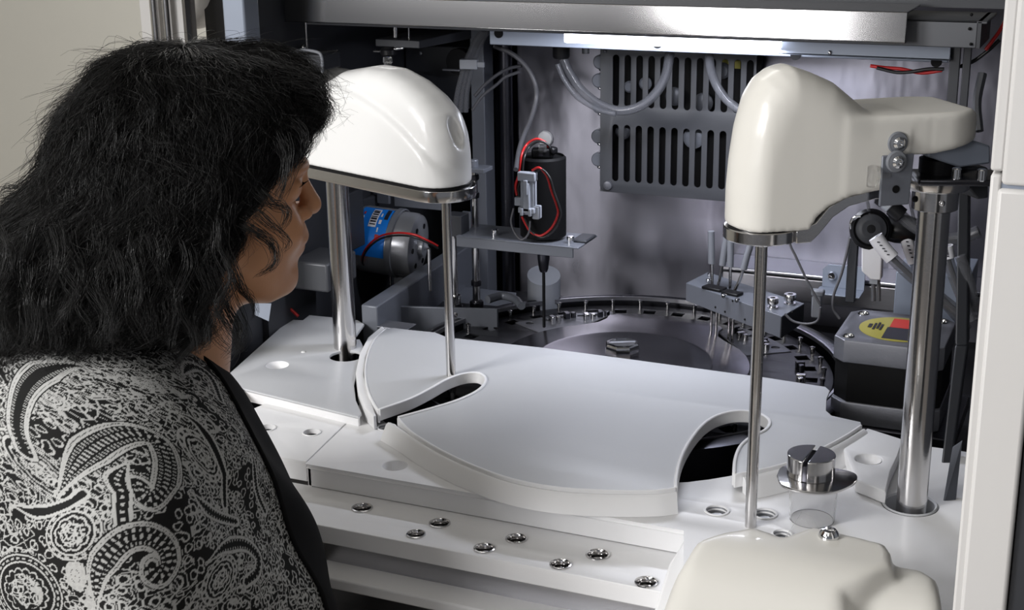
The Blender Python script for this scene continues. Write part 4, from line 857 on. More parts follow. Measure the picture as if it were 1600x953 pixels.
obj('gland', MB().span(Py(1359, 434, 1.695), Py(1373, 441, 1.705)), M['connector'], cb)
bxx = thing('pale_box', 'pale blue painted box behind the right post', 'box', Py(1450, 470, 1.86))
obj('box_body', MB().hexa([(Py(1397, 470, 1.80)[0], 1.80, .95), (Py(1512, 470, 1.80)[0], 1.80, .95), (Py(1512, 470, 1.80)[0], 1.90, .95), (Py(1397, 470, 1.80)[0], 1.90, .95)], [(Py(1397, 470, 1.80)[0], 1.80, Py(1397, 424, 1.8)[2]), (Py(1512, 470, 1.80)[0], 1.80, Py(1397, 424, 1.8)[2]), (Py(1512, 470, 1.80)[0], 1.90, Py(1397, 424, 1.8)[2]), (Py(1397, 470, 1.80)[0], 1.90, Py(1397, 424, 1.8)[2])]), M['paintl'], bxx, bev=.001)
def sleeved(lab, pts, Y, r, sl=None, m='tube'):
    P_ = [Py(x, y, Y[i] if hasattr(Y, '__len__') else Y) for i, (x, y) in enumerate(pts)]
    t = thing('fluid_tube', lab, 'tube', P_[0]); obj('tube_wall', MB().tube(P_, r, 12), M[m], t)
    obj('fluid_core', MB().tube(P_, r*.45, 8), M['greywire'], t)
    if sl:
        q = spline(P_, 8); n = int(len(q)*sl); s_ = obj('marking_sleeve', MB().tube([q[0], q[n//2], q[n]], r*1.25, 14), M['paper'], t)
        d = q[n]-q[0]; d /= np.linalg.norm(d)
        for k in (.2, .35, .5, .62, .78):
            c = q[0]+(q[n]-q[0])*k; obj('print_mark', MB().box(c+np.array([.001, -r*1.25, 0.001]), (.003, .0010, .0013)), M['ink'], s_)
    return t
sleeved('clear tube with a white printed sleeve leaving the black hose joint', [(1368, 370), (1382, 390), (1403, 412), (1432, 438), (1465, 462), (1500, 490)], 1.665, .0072, .33)
sleeved('clear tube with a white sleeve just left of the right post', [(1415, 368), (1423, 395), (1436, 425), (1460, 455), (1495, 495), (1512, 515)], 1.72, .0062, .3)
sleeved('clear tube with a small sleeve running down right of the post', [(1478, 384), (1483, 410), (1495, 445), (1510, 480), (1520, 500)], 1.64, .0066, .2)
sleeved('clear tube curving behind the right post toward the frame', [(1385, 318), (1405, 335), (1430, 355), (1465, 371), (1500, 372), (1530, 362)], 1.68, .0075)
c0, c1 = Py(1372, 306, 1.675), Py(1400, 330, 1.675)
hc = thing('hose_coupling', 'black and grey barbed hose coupling under the arm plate', 'coupling', c0)
obj('coupling_body', MB().lathe([(.006, 0), (.009, .002), (.009, .010), (.006, .011), (.006, .020), (.010, .021), (.010, .036), (.007, .037)], c0, c1-c0, 20), M['black'], hc)
obj('grip_ring', MB().lathe([(.0075, .011), (.0085, .013), (.0085, .019), (.0075, .020)], c0, c1-c0, 20), M['connector'], hc)
hose('thin_tube', 'thin clear tube hanging left of the arm bracket', [(1352, 296), (1356, 318), (1360, 345)], 1.70, .0022)
hose('thin_tube', 'thin clear tube hanging beside the hose coupling', [(1420, 300), (1424, 325), (1430, 350)], 1.72, .0022)
hose('grey_cord', 'grey cord looping down left of the stepper motor', [(1328, 372), (1322, 400), (1314, 430), (1303, 460), (1302, 482), (1312, 498)], 1.74, .0018, M['greywire'], 'cord')
hose('clear_hose', 'clear hose dropping beside the right frame behind the post', [(1500, 400), (1510, 425), (1518, 455), (1522, 490)], 1.60, .006)
# slanted dark strap and rear blocks at far right
ss = thing('dark_strut', 'slanted dark painted strut rising beside the white frame', 'strut', Pd(1475, 780, 1.5))
p1, p2, p3, p4 = Pd(1462, 800, 1.50), Pd(1476, 800, 1.50), Pd(1512, 540, 1.56), Pd(1492, 540, 1.56)
obj('strut_bar', MB().hexa([p1, p2, p2+np.array([0, .02, 0]), p1+np.array([0, .02, 0])], [p4, p3, p3+np.array([0, .02, 0]), p4+np.array([0, .02, 0])]), M['dpaint'], ss, bev=.002)
obj('strut_top', MB().hexa([p4, p3, p3+np.array([0, .02, 0]), p4+np.array([0, .02, 0])], [Pd(1497, 300, 1.62), Pd(1514, 300, 1.62), Pd(1514, 300, 1.62)+np.array([0, .02, 0]), Pd(1497, 300, 1.62)+np.array([0, .02, 0])]), M['dpaint'], ss, bev=.002)
s2 = thing('right_side_plate', 'grey sheet metal strip at the foot of the white frame', 'plate', Pd(1480, 800, 1.42))
q1_, q2_, q3_, q4_ = Pd(1470, 805, 1.42), Pd(1490, 810, 1.42), Pd(1503, 690, 1.46), Pd(1488, 700, 1.46)
obj('sheet', MB().hexa([q1_, q2_, q2_+np.array([0, .004, 0]), q1_+np.array([0, .004, 0])], [q4_, q3_, q3_+np.array([0, .004, 0]), q4_+np.array([0, .004, 0])]), M['paint'], s2)
# cup ring at foot of right post is in the deck plate.  wash station ----------------------------------
wc = Pz(1272, 745, .945)
ws = thing('wash_station_cap', 'slotted round steel cap on a steel flange above a clear cup', 'cap', (wc[0], wc[1], .90))
wo = [(wc[0]-.034, wc[1]-.012), (wc[0]-.034, wc[1]+.010), (wc[0]-.016, wc[1]+.024), (wc[0]+.012, wc[1]+.026), (wc[0]+.034, wc[1]+.022), (wc[0]+.040, wc[1]+.008), (wc[0]+.036, wc[1]-.010), (wc[0]+.022, wc[1]-.031), (wc[0]-.002, wc[1]-.039), (wc[0]-.024, wc[1]-.032)]
plate('flange', smoothed(wo+[wo[0]], 4)[:-1], [], .943, .9465, M['rod'], ws, .001)
rr2 = .0232
cap1 = MB()
for s_ in (1, -1):
    a0 = math.asin(.0022/rr2); an = np.linspace(a0, math.pi-a0, 30) if s_ > 0 else np.linspace(math.pi+a0, 2*math.pi-a0, 30)
    ph = math.radians(87)
    cap1.prism([(wc[0]-.004+rr2*math.cos(a+ph), wc[1]+.002+rr2*math.sin(a+ph)) for a in an], .9465, .9680)
co = obj('cap_halves', cap1, M['rod'], ws, bev=.0008); co.name = 'slotted_cap'
obj('cap_core', MB().rod((wc[0]-.004, wc[1]+.002, .9465), (wc[0]-.004, wc[1]+.002, .9630), .0226, 40), M['darksteel'], ws)
obj('clear_cup', MB().lathe([(.024, .042), (.022, .0), (.0205, .0), (.0225, .042)], (wc[0], wc[1], .9005), seg=40, cap=False), M['clear'], ws)
# ================================================================ FOREGROUND ARM COVER
A1 = [Pd(x, y, 1.17) for x, y in [(1178, 822), (1390, 862), (1470, 905)]]
fa = thing('reagent_arm_cover', 'large cream moulded arm cover rising in the bottom right foreground', 'arm cover', Pd(1250, 960, 1.15))
zA = .968; O_ = Pd(1240, 900, 1.16)
def XY(pts, z): return [tuple(Pz(x, y, z)[:2]) for x, y in pts]
back_ = [(1050, 893), (1066, 862), (1090, 841), (1130, 829), (1178, 821), (1203, 829), (1224, 837), (1245, 829), (1270, 820), (1330, 834), (1382, 847), (1391, 860), (1393, 880)]
topA = XY(back_, zA); low_ = XY([(1330, 1250), (960, 1250)], zA)
edge_ = XY([(1075, 852), (1200, 868), (1320, 900)], zA)      # soft front edge of the upper surface
pe1 = np.array(edge_[0]); pe2 = np.array(edge_[2]); en = np.array([(pe2-pe1)[1], -(pe2-pe1)[0]]); en /= np.linalg.norm(en)
if en[1] > 0: en = -en
zB = .953; sideB = XY([(1285, 892), (1398, 878), (1442, 885), (1466, 900), (1478, 960), (1478, 1250), (1280, 1250)], zB)
pb = np.array(XY([(1385, 918)], zB)[0])
def f_fore(p):
    x, y, z = p.T
    sl = ((x-pe1[0])*en[0]+(y-pe1[1])*en[1])
    slope = (sl*.60+(z-zA)*.80)-.000
    d1 = smax(smax(poly_sd(x, y, topA+XY([(1322, 905)], zA)+low_)-np.clip(zA-z, 0, .2)*.22, z-zA, .005), slope, .020)
    sl2 = ((x-pb[0])*en[0]+(y-pb[1])*en[1]); slope2 = sl2*.62+(z-zB)*.78
    d2 = smax(smax(poly_sd(x, y, sideB)-np.clip(zB-z, 0, .2)*.08, z-zB, .012), slope2, .018)
    # left flank leans outward as it goes down
    return smin(d1, d2, .005)
netobj('moulded_shell', net(f_fore, np.array([-.42, .80, .84]), np.array([-.05, 1.16, .975]), .0032), M['shell2'], fa, 3)
fs_ = Pz(1295, 838, zA)
obj('cap_nut', MB().lathe([(.0085, -.003), (.0090, .001), (.0080, .004), (.0060, .0065), (.0040, .0070), (.0035, .005), (.0005, .005)], fs_, (0, 0, 1), 28), M['chrome'], fa)
obj('clear_guard', MB().hexa([Pd(1225, 842, 1.24), Pd(1290, 842, 1.24), Pd(1290, 842, 1.25), Pd(1225, 842, 1.25)], [Pd(1252, 800, 1.24), Pd(1268, 806, 1.24), Pd(1268, 806, 1.25), Pd(1252, 800, 1.25)]), M['clear'], fa)
obj('pedestal', MB().rod((O_[0]+.03, O_[1]-.02, .30), (O_[0]+.03, O_[1]-.02, O_[2]-.06), .03), M['paint'], fa)
# ================================================================ WHITE FRAME AT RIGHT
FY = 1.00
def fx_(x, y): return Py(x, y, FY)
xl_ = fx_(1570, 0)[0]; zs = fx_(1560, 271)[2]; zs2 = fx_(1580, 293)[2]
xg = fx_(1589, 10)[0]; xl2 = fx_(1546, 275)[0]
fm = thing('door_frame', 'tall white painted front frame panel with a horizontal seam at the right edge', 'frame', (xl_+.03, FY, 0))
xlow = fx_(1495, 870)[0]; xup = xl_
xb = fx_(1598, 690)[0]
obj('upper_panel', MB().span((xg, FY, zs2+.001), (xg+.12, FY+.03, 1.75)), M['pillar'], fm, bev=.003)
obj('upper_return', MB().span((xup, FY+.002, zs+.001), (xg+.001, FY+.05, 1.75)), M['pillar'], fm, bev=.002)
obj('lower_panel', MB().span((xg-.002, FY, .12), (xb, FY+.03, zs2-.0015)), M['pillar'], fm, bev=.003)
obj('lower_return', MB().span((xlow, FY+.002, .12), (xg, FY+.05, zs-.001)), M['pillar'], fm, bev=.002)
obj('seam_strip', MB().span((xg, FY+.004, zs2-.003), (xg+.1, FY+.028, zs2+.002)), M['paintl'], fm)
obj('side_channel', MB().span((xb+.001, FY+.006, .12), (xb+.05, FY+.03, zs2-.002)), M['dpaint'], fm)
obj('inner_post', MB().span((xlow+.004, FY+.05, 0), (xlow+.09, FY+.07, 1.70)), M['dpaint'], fm)
# ================================================================ PERSON
M['skin'] = mat('skin', (.50, .245, .125), .42, var=.10, vscale=30, sss=.06, bump=.15, bscale=500, bdist=.0006)
M['lip'] = mat('lips', (.36, .12, .10), .40, var=.05, vscale=60)
M['hair'] = mat('black_hair', (.0035, .0033, .0033), .32, spec=.28)
M['haircore'] = mat('hair_mass', (.0015, .0015, .0015), .9, spec=.0)
M['trim'] = mat('black_trim', (.006, .006, .0065), .8, spec=.1, bump=.2, bscale=800, bdist=.0005)
M['cloth'] = mat('paisley_cloth', (.5, .5, .5), .8, vertex='pattern', bump=.15, bscale=1500, bdist=.0004, spec=.2)
M['trouser'] = mat('dark_trousers', (.02, .02, .022), .8, bump=.2, bscale=600)
M['eye'] = mat('eye_white', (.6, .58, .55), .2); M['iris'] = mat('iris', (.02, .01, .006), .2)
rgt = RM @ np.array([1., 0, 0]); rgt[2] = 0; rgt /= np.linalg.norm(rgt); fwd = np.array([-rgt[1], rgt[0], 0])
def frame(yaw):
    a = math.radians(yaw); f_ = rgt*math.cos(a)+fwd*math.sin(a); l_ = -rgt*math.sin(a)+fwd*math.cos(a)
    return np.stack([f_, l_, np.array([0, 0, 1.])], 1)       # columns: forward, left, up
PS = 1.20/1.28; HD = 1.20; OH = Pd(305, 210, HD); HF = frame(18)
def toW(p, O, Fm): return O+PS*(np.asarray(p) @ Fm.T)
def fsh(z): return np.interp(z, [-.15, -.138, -.10, -.072, -.034, -.005, .03], [.017, .017, .012, .012, .009, .006, .0])
def f_head(p):
    p = p.copy(); p[:, 0] += fsh(p[:, 2])*np.clip(p[:, 0]/.06, 0, 1)
    d = ell(p, (-.008, 0, -.020), (.092, .072, .086))
    d = smin(d, ell(p, (.048, 0, -.072), (.050, .056, .075)), .02)
    for s in (-1, 1):
        d = smin(d, ell(p, (.070, s*.032, -.088), (.030, .025, .026)), .012)
        d = smin(d, cap(p, (.020, s*.050, -.105), (.070, s*.018, -.142), .016, .014), .02)
    d = smin(d, ell(p, (.048, 0, -.124), (.046, .044, .032)), .02)
    d = smin(d, ell(p, (.086, 0, -.141), (.0150, .020, .0160)), .012)
    d = smin(d, ell(p, (.080, 0, -.100), (.028, .028, .026)), .012)
    d = smin(d, ell(p, (.082, 0, -.034), (.028, .046, .014)), .014)
    for s in (-1, 1):
        d = smax(d, -ell(p, (.106, s*.031, -.050), (.013, .017, .009)), .010)
        d = smin(d, ell(p, (.0835, s*.031, -.050), (.0150, .0175, .0125)), .003)
        d = smin(d, cap(p, (.098, s*.022, -.043), (.093, s*.044, -.044), .0028), .004)
    d = smin(d, cap(p, (.1025, 0, -.046), (.1135, 0, -.071), .0055, .0085), .008)
    d = smin(d, ell(p, (.1125, 0, -.0745), (.0100, .0095, .0085)), .004)
    for s in (-1, 1):
        d = smin(d, ell(p, (.104, s*.0125, -.0785), (.0085, .0060, .0065)), .004)
        d = smax(d, -ell(p, (.1085, s*.0065, -.0845), (.0045, .003, .003)), .001)
    d = smin(d, ell(p, (.1005, 0, -.1020), (.0075, .020, .0060)), .004)
    d = smin(d, ell(p, (.0965, 0, -.1135), (.0080, .017, .0058)), .004)
    d = smax(d, -cap(p, (.112, 0, -.1075), (.090, .024, -.1055), .0024), .002)
    d = smax(d, -cap(p, (.112, 0, -.1075), (.090, -.024, -.1055), .0024), .002)
    for s in (-1, 1):
        e = smax(ell(p, (-.005, s*.074, -.060), (.018, .009, .030)), -ell(p, (.001, s*.083, -.060), (.009, .007, .018)), .003); d = smin(d, e, .006)
    d = smin(d, cap(p, (-.015, 0, -.10), (-.048, 0, -.255), .054, .060), .025)
    return d
def f_hand(p, o, s):   # relaxed hand hanging down, thumb forward
    o = np.array(o); d = rbox(p, o+np.array([0, 0, -.045]), (.040, .014, .045), .013)
    for k, (x, L_, c) in enumerate([(.030, .068, .02), (.010, .076, .022), (-.010, .070, .026), (-.029, .055, .03)]):
        a = o+np.array([x, 0, -.085]); b = a+np.array([.002, -s*.006, -L_*.45]); c_ = b+np.array([.004, -s*c, -L_*.42])
        d = smin(d, smin(cap(p, a, b, .0085), cap(p, b, c_, .0082, .0070), .002), .003)
    a = o+np.array([.034, 0, -.02]); b = a+np.array([.026, -s*.008, -.030]); c_ = b+np.array([.004, -s*.008, -.030])
    return smin(d, smin(cap(p, a, b, .012, .010), cap(p, b, c_, .0095, .008), .003), .006)
OB = OH+PS*HF @ np.array([-.048, 0, -.235]); BFm = frame(20)
gz = -OB[2]/PS          # floor level in body frame
def f_body(p):
    d = rbox(p, (-.06, 0, -.19), (.095, .155, .20), .10)
    d = smin(d, cap(p, (-.03, 0, .05), (-.05, 0, -.06), .055, .07), .05)
    d = smin(d, ell(p, (-.02, 0, -.50), (.125, .165, .17)), .06)
    for s, w in ((-1, .195), (1, .150)):
        d = smin(d, cap(p, (-.05, s*w*.8, -.05), (-.045, s*w, -.33), .050, .040), .03)
        d = smin(d, cap(p, (-.045, s*w, -.33), (.02, s*w, -.56), .038, .025), .01)
        d = smin(d, f_hand(p, (.025, s*w, -.57), s), .01)
        d = smin(d, cap(p, (-.01, s*.085, -.55), (.0, s*.09, gz+.48), .085, .058), .04)
        d = smin(d, cap(p, (.0, s*.09, gz+.48), (-.02, s*.09, gz+.07), .055, .034), .02)
        d = smin(d, cap(p, (-.03, s*.09, gz+.035), (.13, s*.10, gz+.028), .034, .026), .02)
    return d
pe = thing('person', 'woman with wavy black hair and paisley top leaning in to look at the machine', 'person', (OB[0], OB[1], 0.0))
V1, F1 = net(f_body, (-.30, -.34, gz-.01), (.24, .34, .10), .0075)
V1[:, 2] = np.maximum(V1[:, 2], gz+.002)
V2, F2 = net(f_head, (-.13, -.10, -.29), (.14, .10, .09), .0022)
V1 = toW(V1, OB, BFm); V2 = toW(V2, OH, HF)
body = netobj('body', (np.concatenate([V1, V2]), np.concatenate([F1, F2+len(V1)])), M['skin'], pe, 1)
obj('lips', MB().add([], []).ball((.1020, 0, -.1035), .006, 16, (1.0, 2.6, .75)).ball((.0985, 0, -.1125), .006, 16, (1.15, 2.4, .9)), M['lip'], None) if False else None
def fw(v): v = np.array(v); v[:, 0] -= fsh(v[:, 2]); return v
def hobj(name, mb, m, **k):
    mb.v = fw(mb.v); mb.v = [tuple(v) for v in toW(np.array(mb.v), OH, HF)]; return obj(name, mb, m, pe, **k)
hobj('lips', MB().ball((.1000, 0, -.1018), .0064, 18, (1.25, 2.9, .72)).ball((.0972, 0, -.1135), .0062, 18, (1.35, 2.7, .95)), M['lip'], label='soft rose-brown lips')
for s in (-1, 1):
    ey = hobj('eye', MB().ball((.0868, s*.031, -.0520), .0108, 20), M['eye'])
    m = MB().ball((.0945, s*.030, -.0545), .0040, 14, (.8, 1, 1)); m.v = [tuple(v) for v in toW(fw(m.v), OH, HF)]; obj('iris', m, M['iris'], ey)
    bpts = [(.1035-.03*abs(q)**1.5, s*(.010+q*.040), -.0335+.006*math.sin(q*2.6)) for q in np.linspace(0, 1, 7)]
    m = MB(); 
    for q in range(60):
        t = random.random(); i = min(5, int(t*6)); b = np.array(bpts[i])+(np.array(bpts[i+1])-np.array(bpts[i]))*(t*6-i)+np.array([.001, 0, random.uniform(-.002, .002)])
        m.tube([b, b+np.array([.002, s*.003, .001]), b+np.array([.001, s*.006, .0005])], .00025, 4, 2)
    hobj('eyebrow', m, M['hair'])
    m = MB()
    for q in range(30):
        t = q/29; b = np.array([.0985-.010*t, s*(.022+.022*t), -.0455]); m.tube([b, b+np.array([.004, s*.001, -.0015]), b+np.array([.008, s*.002, .0005])], .0002, 4, 2)
    hobj('eyelashes', m, M['hair'])
# trousers
def f_tr(p):
    d = ell(p, (-.02, 0, -.52), (.135, .175, .16))
    for s in (-1, 1): d = smin(d, cap(p, (-.01, s*.088, -.56), (-.01, s*.095, gz+.09), .098, .068), .03)
    return smax(d, gz+.06-p[:, 2], .004)
V, Fq = net(f_tr, (-.22, -.24, gz+.03), (.2, .24, -.3), .009)
netobj('trousers', (toW(V, OB, BFm), Fq), M['trouser'], pe, 1)
for s in (-1, 1):
    V, Fq = net(lambda p: np.maximum(smin(cap(p, (-.035, s*.09, gz+.042), (.14, s*.10, gz+.034), .042, .034), cap(p, (-.03, s*.09, gz+.04), (-.03, s*.09, gz+.075), .04), .02), gz-p[:, 2]), (-.12, min(s*.03, s*.16), gz-.01), (.20, max(s*.03, s*.16), gz+.13), .006)
    V[:, 2] = np.maximum(V[:, 2], gz+.0005); netobj('shoe', (toW(V, OB, BFm), Fq), M['trim'], pe, 1)
# ---------------------------------------------------------------- paisley top
def f_top(p):
    p = p.copy(); p[:, 1] = np.where(p[:, 1] > 0, p[:, 1]*1.13, p[:, 1])
    d = rbox(p, (-.066, 0, -.185), (.126, .185, .262), .125)
    d = smin(d, ell(p, (-.005, 0, -.34), (.155, .200, .33)), .05)
    for s, e in ((-1, 1.), (1, .72)): d = smin(d, cap(p, (-.055, s*.160*e, -.055), (-.02, s*.205*e, -.40), .060*e**.3, .060*e), .030)
    fold = .0035*np.sin(p[:, 0]*75+p[:, 2]*14+2*np.sin(p[:, 2]*11))*np.clip((-.04-p[:, 2])/.12, 0, 1)+.002*np.sin(p[:, 1]*60+p[:, 2]*40)
    return d+fold
c0 = np.array([-.045, -.01, -.13])
az = np.concatenate([np.radians(np.linspace(-205, 15, 840)), np.radians(np.linspace(15, 155, 140))[1:-1]])
zb = np.concatenate([np.linspace(-.55, -.24, 40)[:-1], np.linspace(-.24, -.13, 150)]); el = np.radians(np.linspace(0, 79, 350))[1:]
org = []; dr = []
A_, Zb = np.meshgrid(az, zb); o1 = np.stack([np.full(A_.shape, c0[0]), np.full(A_.shape, c0[1]), Zb], -1); d1 = np.stack([np.cos(A_), np.sin(A_), 0*A_], -1)
A2, E2 = np.meshgrid(az, el); o2 = np.broadcast_to(c0, A2.shape+(3,)); d2 = np.stack([np.cos(A2)*np.cos(E2), np.sin(A2)*np.cos(E2), np.sin(E2)], -1)
O3 = np.concatenate([o1, o2]); D3 = np.concatenate([d1, d2]); nr, nc = O3.shape[:2]
Of = O3.reshape(-1, 3); Df = D3.reshape(-1, 3); T_ = np.full(len(Of), .30)
for _ in range(26): T_ -= np.clip(f_top(Of+Df*T_[:, None]), -.05, .05)*.85
GV = Of+Df*T_[:, None]; G3 = GV.reshape(nr, nc, 3)
arc_ = np.concatenate([[0], np.cumsum(np.mean(np.linalg.norm(np.diff(G3[:, 300:600], axis=0), axis=2), axis=1))])
cu_ = (np.tile(az, nr)*.185); cv_ = np.repeat(arc_, nc)
cu_ = cu_*np.repeat(np.concatenate([np.ones(len(zb)), np.clip(np.cos(el)*1.05+.1, .25, 1)]), nc)
# value noise and cell noise in cloth coordinates
rs = np.random.RandomState(3); NT = rs.rand(256, 256); NX = rs.rand(256, 256); NY = rs.rand(256, 256)
def vn(x, y, s):
    x = x*s+50; y = y*s+50; xi = np.floor(x).astype(int); yi = np.floor(y).astype(int); fx, fy = x-xi, y-yi; fx = fx*fx*(3-2*fx); fy = fy*fy*(3-2*fy)
    g = lambda i, j: NT[i % 256, j % 256]
    return (g(xi, yi)*(1-fx)+g(xi+1, yi)*fx)*(1-fy)+(g(xi, yi+1)*(1-fx)+g(xi+1, yi+1)*fx)*fy
def wor(x, y, s):
    x = x*s+50; y = y*s+50; xi = np.floor(x).astype(int); yi = np.floor(y).astype(int); f1 = np.full(x.shape, 9.); f2 = np.full(x.shape, 9.)
    for i in (-1, 0, 1):
        for j in (-1, 0, 1):
            a = (xi+i) % 256; b = (yi+j) % 256; d = np.hypot(xi+i+NX[a, b]-x, yi+j+NY[a, b]-y)
            f2 = np.minimum(f2, np.maximum(f1, d)); f1 = np.minimum(f1, d)
    return f1, f2
wu = cu_+.0035*(vn(cu_, cv_, 90)-.5)+.002*(vn(cu_, cv_, 260)-.5); wv2 = cv_+.0035*(vn(cv_+3, cu_, 90)-.5)+.002*(vn(cv_+7, cu_, 260)-.5)
f1, f2 = wor(wu, wv2, 92)
g1, g2 = wor(wu*1.0+.3, wv2, 210)
n1 = vn(wu, wv2, 75); n2 = vn(wu+1, wv2, 150)
W0 = np.zeros(len(cu_))
W0 = np.maximum(W0, ((f2-f1) < .075)*.95)
W0 = np.maximum(W0, (np.abs(f1-.28) < .065)*1.)
W0 = np.maximum(W0, (np.abs(((n1*3) % 1)-.5) < .07)*.9)
W0 = np.maximum(W0, ((g1 < .24) & (n2 > .58))*.9)
W0 = np.where((vn(cu_+5, cv_, 33) > .66) & (np.abs(f1-.30) > .07), W0*.0, W0)
# paisleys traced as centre lines
def topix(V): c = (V-CAM) @ RM; return 800+F*c[:, 0]/c[:, 2], 476.5+F*c[:, 1]/c[:, 2], c[:, 2]
GW = toW(GV, OB, BFm); gx_, gy_, gd_ = topix(GW)
# outward normals to keep only the camera side when looking up cloth positions
rc = GV-np.array([c0[0], c0[1], 0])*np.array([1, 1, 0]); camdir = (CAM-GW); facing = ((GW-toW(Of, OB, BFm))*camdir).sum(1) > 0
vis = np.where(facing & (gx_ > -40) & (gx_ < 560) & (gy_ > 480) & (gy_ < 1010))[0]
def cl(x, y):
    i = vis[np.argmin((gx_[vis]-x)**2+(gy_[vis]-y)**2)]; return cu_[i], cv_[i]
def pline(pts, n=6): q = np.array([cl(*p) for p in pts]); return spline([(*a, 0) for a in q], n)[:, :2]
def dist_line(P, reach):
    lo = P.min(0)-reach; hi = P.max(0)+reach; I = np.where((cu_ > lo[0]) & (cu_ < hi[0]) & (cv_ > lo[1]) & (cv_ < hi[1]))[0]
    x = cu_[I]; y = cv_[I]; D = np.full(len(I), 9.); S = np.zeros(len(I)); sg = np.zeros(len(I)); s0_ = 0
    for a, b in zip(P[:-1], P[1:]):
        e = b-a; L = np.hypot(*e)+1e-9; t = np.clip(((x-a[0])*e[0]+(y-a[1])*e[1])/L**2, 0, 1)
        d = np.hypot(x-a[0]-t*e[0], y-a[1]-t*e[1]); m = d < D; D = np.where(m, d, D); S = np.where(m, s0_+t*L, S); sg = np.where(m, np.sign(e[0]*(y-a[1])-e[1]*(x-a[0])), sg); s0_ += L
    return I, D, S, sg, s0_
px_ = .00055
def band(pts, w, taper=True, lines=(1., .78), dots=True, mid=False, clear=1.18):
    P = pline(pts); I, D, S, sg, L = dist_line(P, w*1.4); q = S/L
    ww = w*(np.clip(q*3.2, .12, 1) if taper else np.ones(len(I)))*(1-.35*q)
    r = D/ww; inside = r < clear; c = np.where(inside, 0., W0[I])
    for k in lines: c = np.where(np.abs(r-k)*ww < .00075, 1., c)
    if dots: c = np.where((r < .62) & (r > .34) & (np.abs(((S/.0042) % 1)-.5) < .17), .95, c)
    if dots: c = np.where((np.abs(r-.88)*ww < .0006) & (np.abs(((S/.002) % 1)-.5) < .3), .9, c)
    if mid: c = np.where(r < .22, np.where(np.abs(((S/.0055) % 1)-.5) < .2, 1., 0.), c)
    W0[I] = c
def rosette(x, y, rx, ry, rot=0.):
    a0 = cl(x, y); I = np.where((np.abs(cu_-a0[0]) < rx*px_*1.5) & (np.abs(cv_-a0[1]) < ry*px_*1.5))[0]
    u = (cu_[I]-a0[0]); v = (cv_[I]-a0[1]); c_, s_ = math.cos(rot), math.sin(rot); u, v = (u*c_+v*s_)/(rx*px_), (-u*s_+v*c_)/(ry*px_)
    r = np.hypot(u, v); a = np.arctan2(v, u); c = W0[I].copy(); sc = min(rx, ry)*px_
    c = np.where(r < 1.06, 0., c)
    for k in (1., .80): c = np.where(np.abs(r-k)*sc < .0008, 1., c)
    n = max(8, int(sc/.0011)); c = np.where((np.abs(r-.90)*sc < .0009) & (np.abs(((a*n/6.283) % 1)-.5) < .28), .9, c)
    pet = .56+.08*np.abs(np.sin(a*n/4)); c = np.where(np.abs(r-pet)*sc < .0008, 1., c)
    inn = r < .50; c = np.where(inn, W0[I], c)
    for k in (.36, .18): c = np.where(np.abs(r-k-.03*np.sin(a*6))*sc < .0007, 1., c)
    W0[I] = c
rosette(62, 735, 40, 56, .1); rosette(38, 925, 62, 62); rosette(318, 712, 30, 48, -.2); rosette(232, 600, 16, 16); rosette(118, 900, 14, 22); rosette(345, 905, 42, 34, .4); rosette(75, 620, 20, 22); rosette(110, 835, 44, 36, .5)
band([(154, 589), (119, 571), (68, 580), (36, 612), (26, 660), (40, 705)], .0105)
band([(88, 775), (118, 728), (160, 692), (205, 678), (246, 690), (262, 722), (258, 760), (240, 780), (222, 772), (218, 756)], .0125, mid=True)
band([(200, 722), (182, 752), (192, 790), (190, 828), (165, 856)], .0085, dots=False, mid=True)
band([(150, 951), (154, 895), (186, 852), (224, 838), (254, 850), (264, 876), (252, 900), (238, 895), (238, 882)], .0125, mid=True)
band([(322, 880), (350, 856), (382, 850), (402, 868), (402, 892), (386, 908)], .0085)
band([(285, 585), (300, 572), (330, 590), (345, 625)], .007)
band([(262, 640), (300, 655), (330, 690), (350, 740), (352, 790)], .006, dots=False)
band([(20, 790), (60, 800), (100, 790), (130, 770)], .006, dots=False)
band([(300, 770), (330, 800), (370, 815)], .007); band([(390, 700), (400, 760), (415, 800)], .006)
grain = np.random.RandomState(5).rand(len(cu_))*.06
fi = np.arange(nr*nc).reshape(nr, nc); nx = np.roll(fi, -1, 1)
Fg = np.stack([fi[:-1], nx[:-1], nx[1:], fi[1:]], -1)
# the black front band replaces part of the sheet
THETA = (-30, 14)
azd = np.degrees(az); colmask = (azd[:-0 or None] >= THETA[0]) & (azd <= THETA[1])
lean = np.clip((cv_-arc_[60])/.3, 0, 1)
lum = W0*(.34+grain)+.008
top = netobj('paisley_top', (GW, Fg.reshape(-1, 4)), M['cloth'], pe, 0, 'loose black and white paisley print top')
me = top.data; ca = me.color_attributes.new('pattern', 'FLOAT_COLOR', 'POINT')
colr = np.stack([lum, lum, lum*.97, np.ones(len(lum))], 1).astype(np.float32); ca.data.foreach_set('color', colr.ravel())
so_ = top.modifiers.new('thick', 'SOLIDIFY'); so_.thickness = .0018; so_.offset = -1
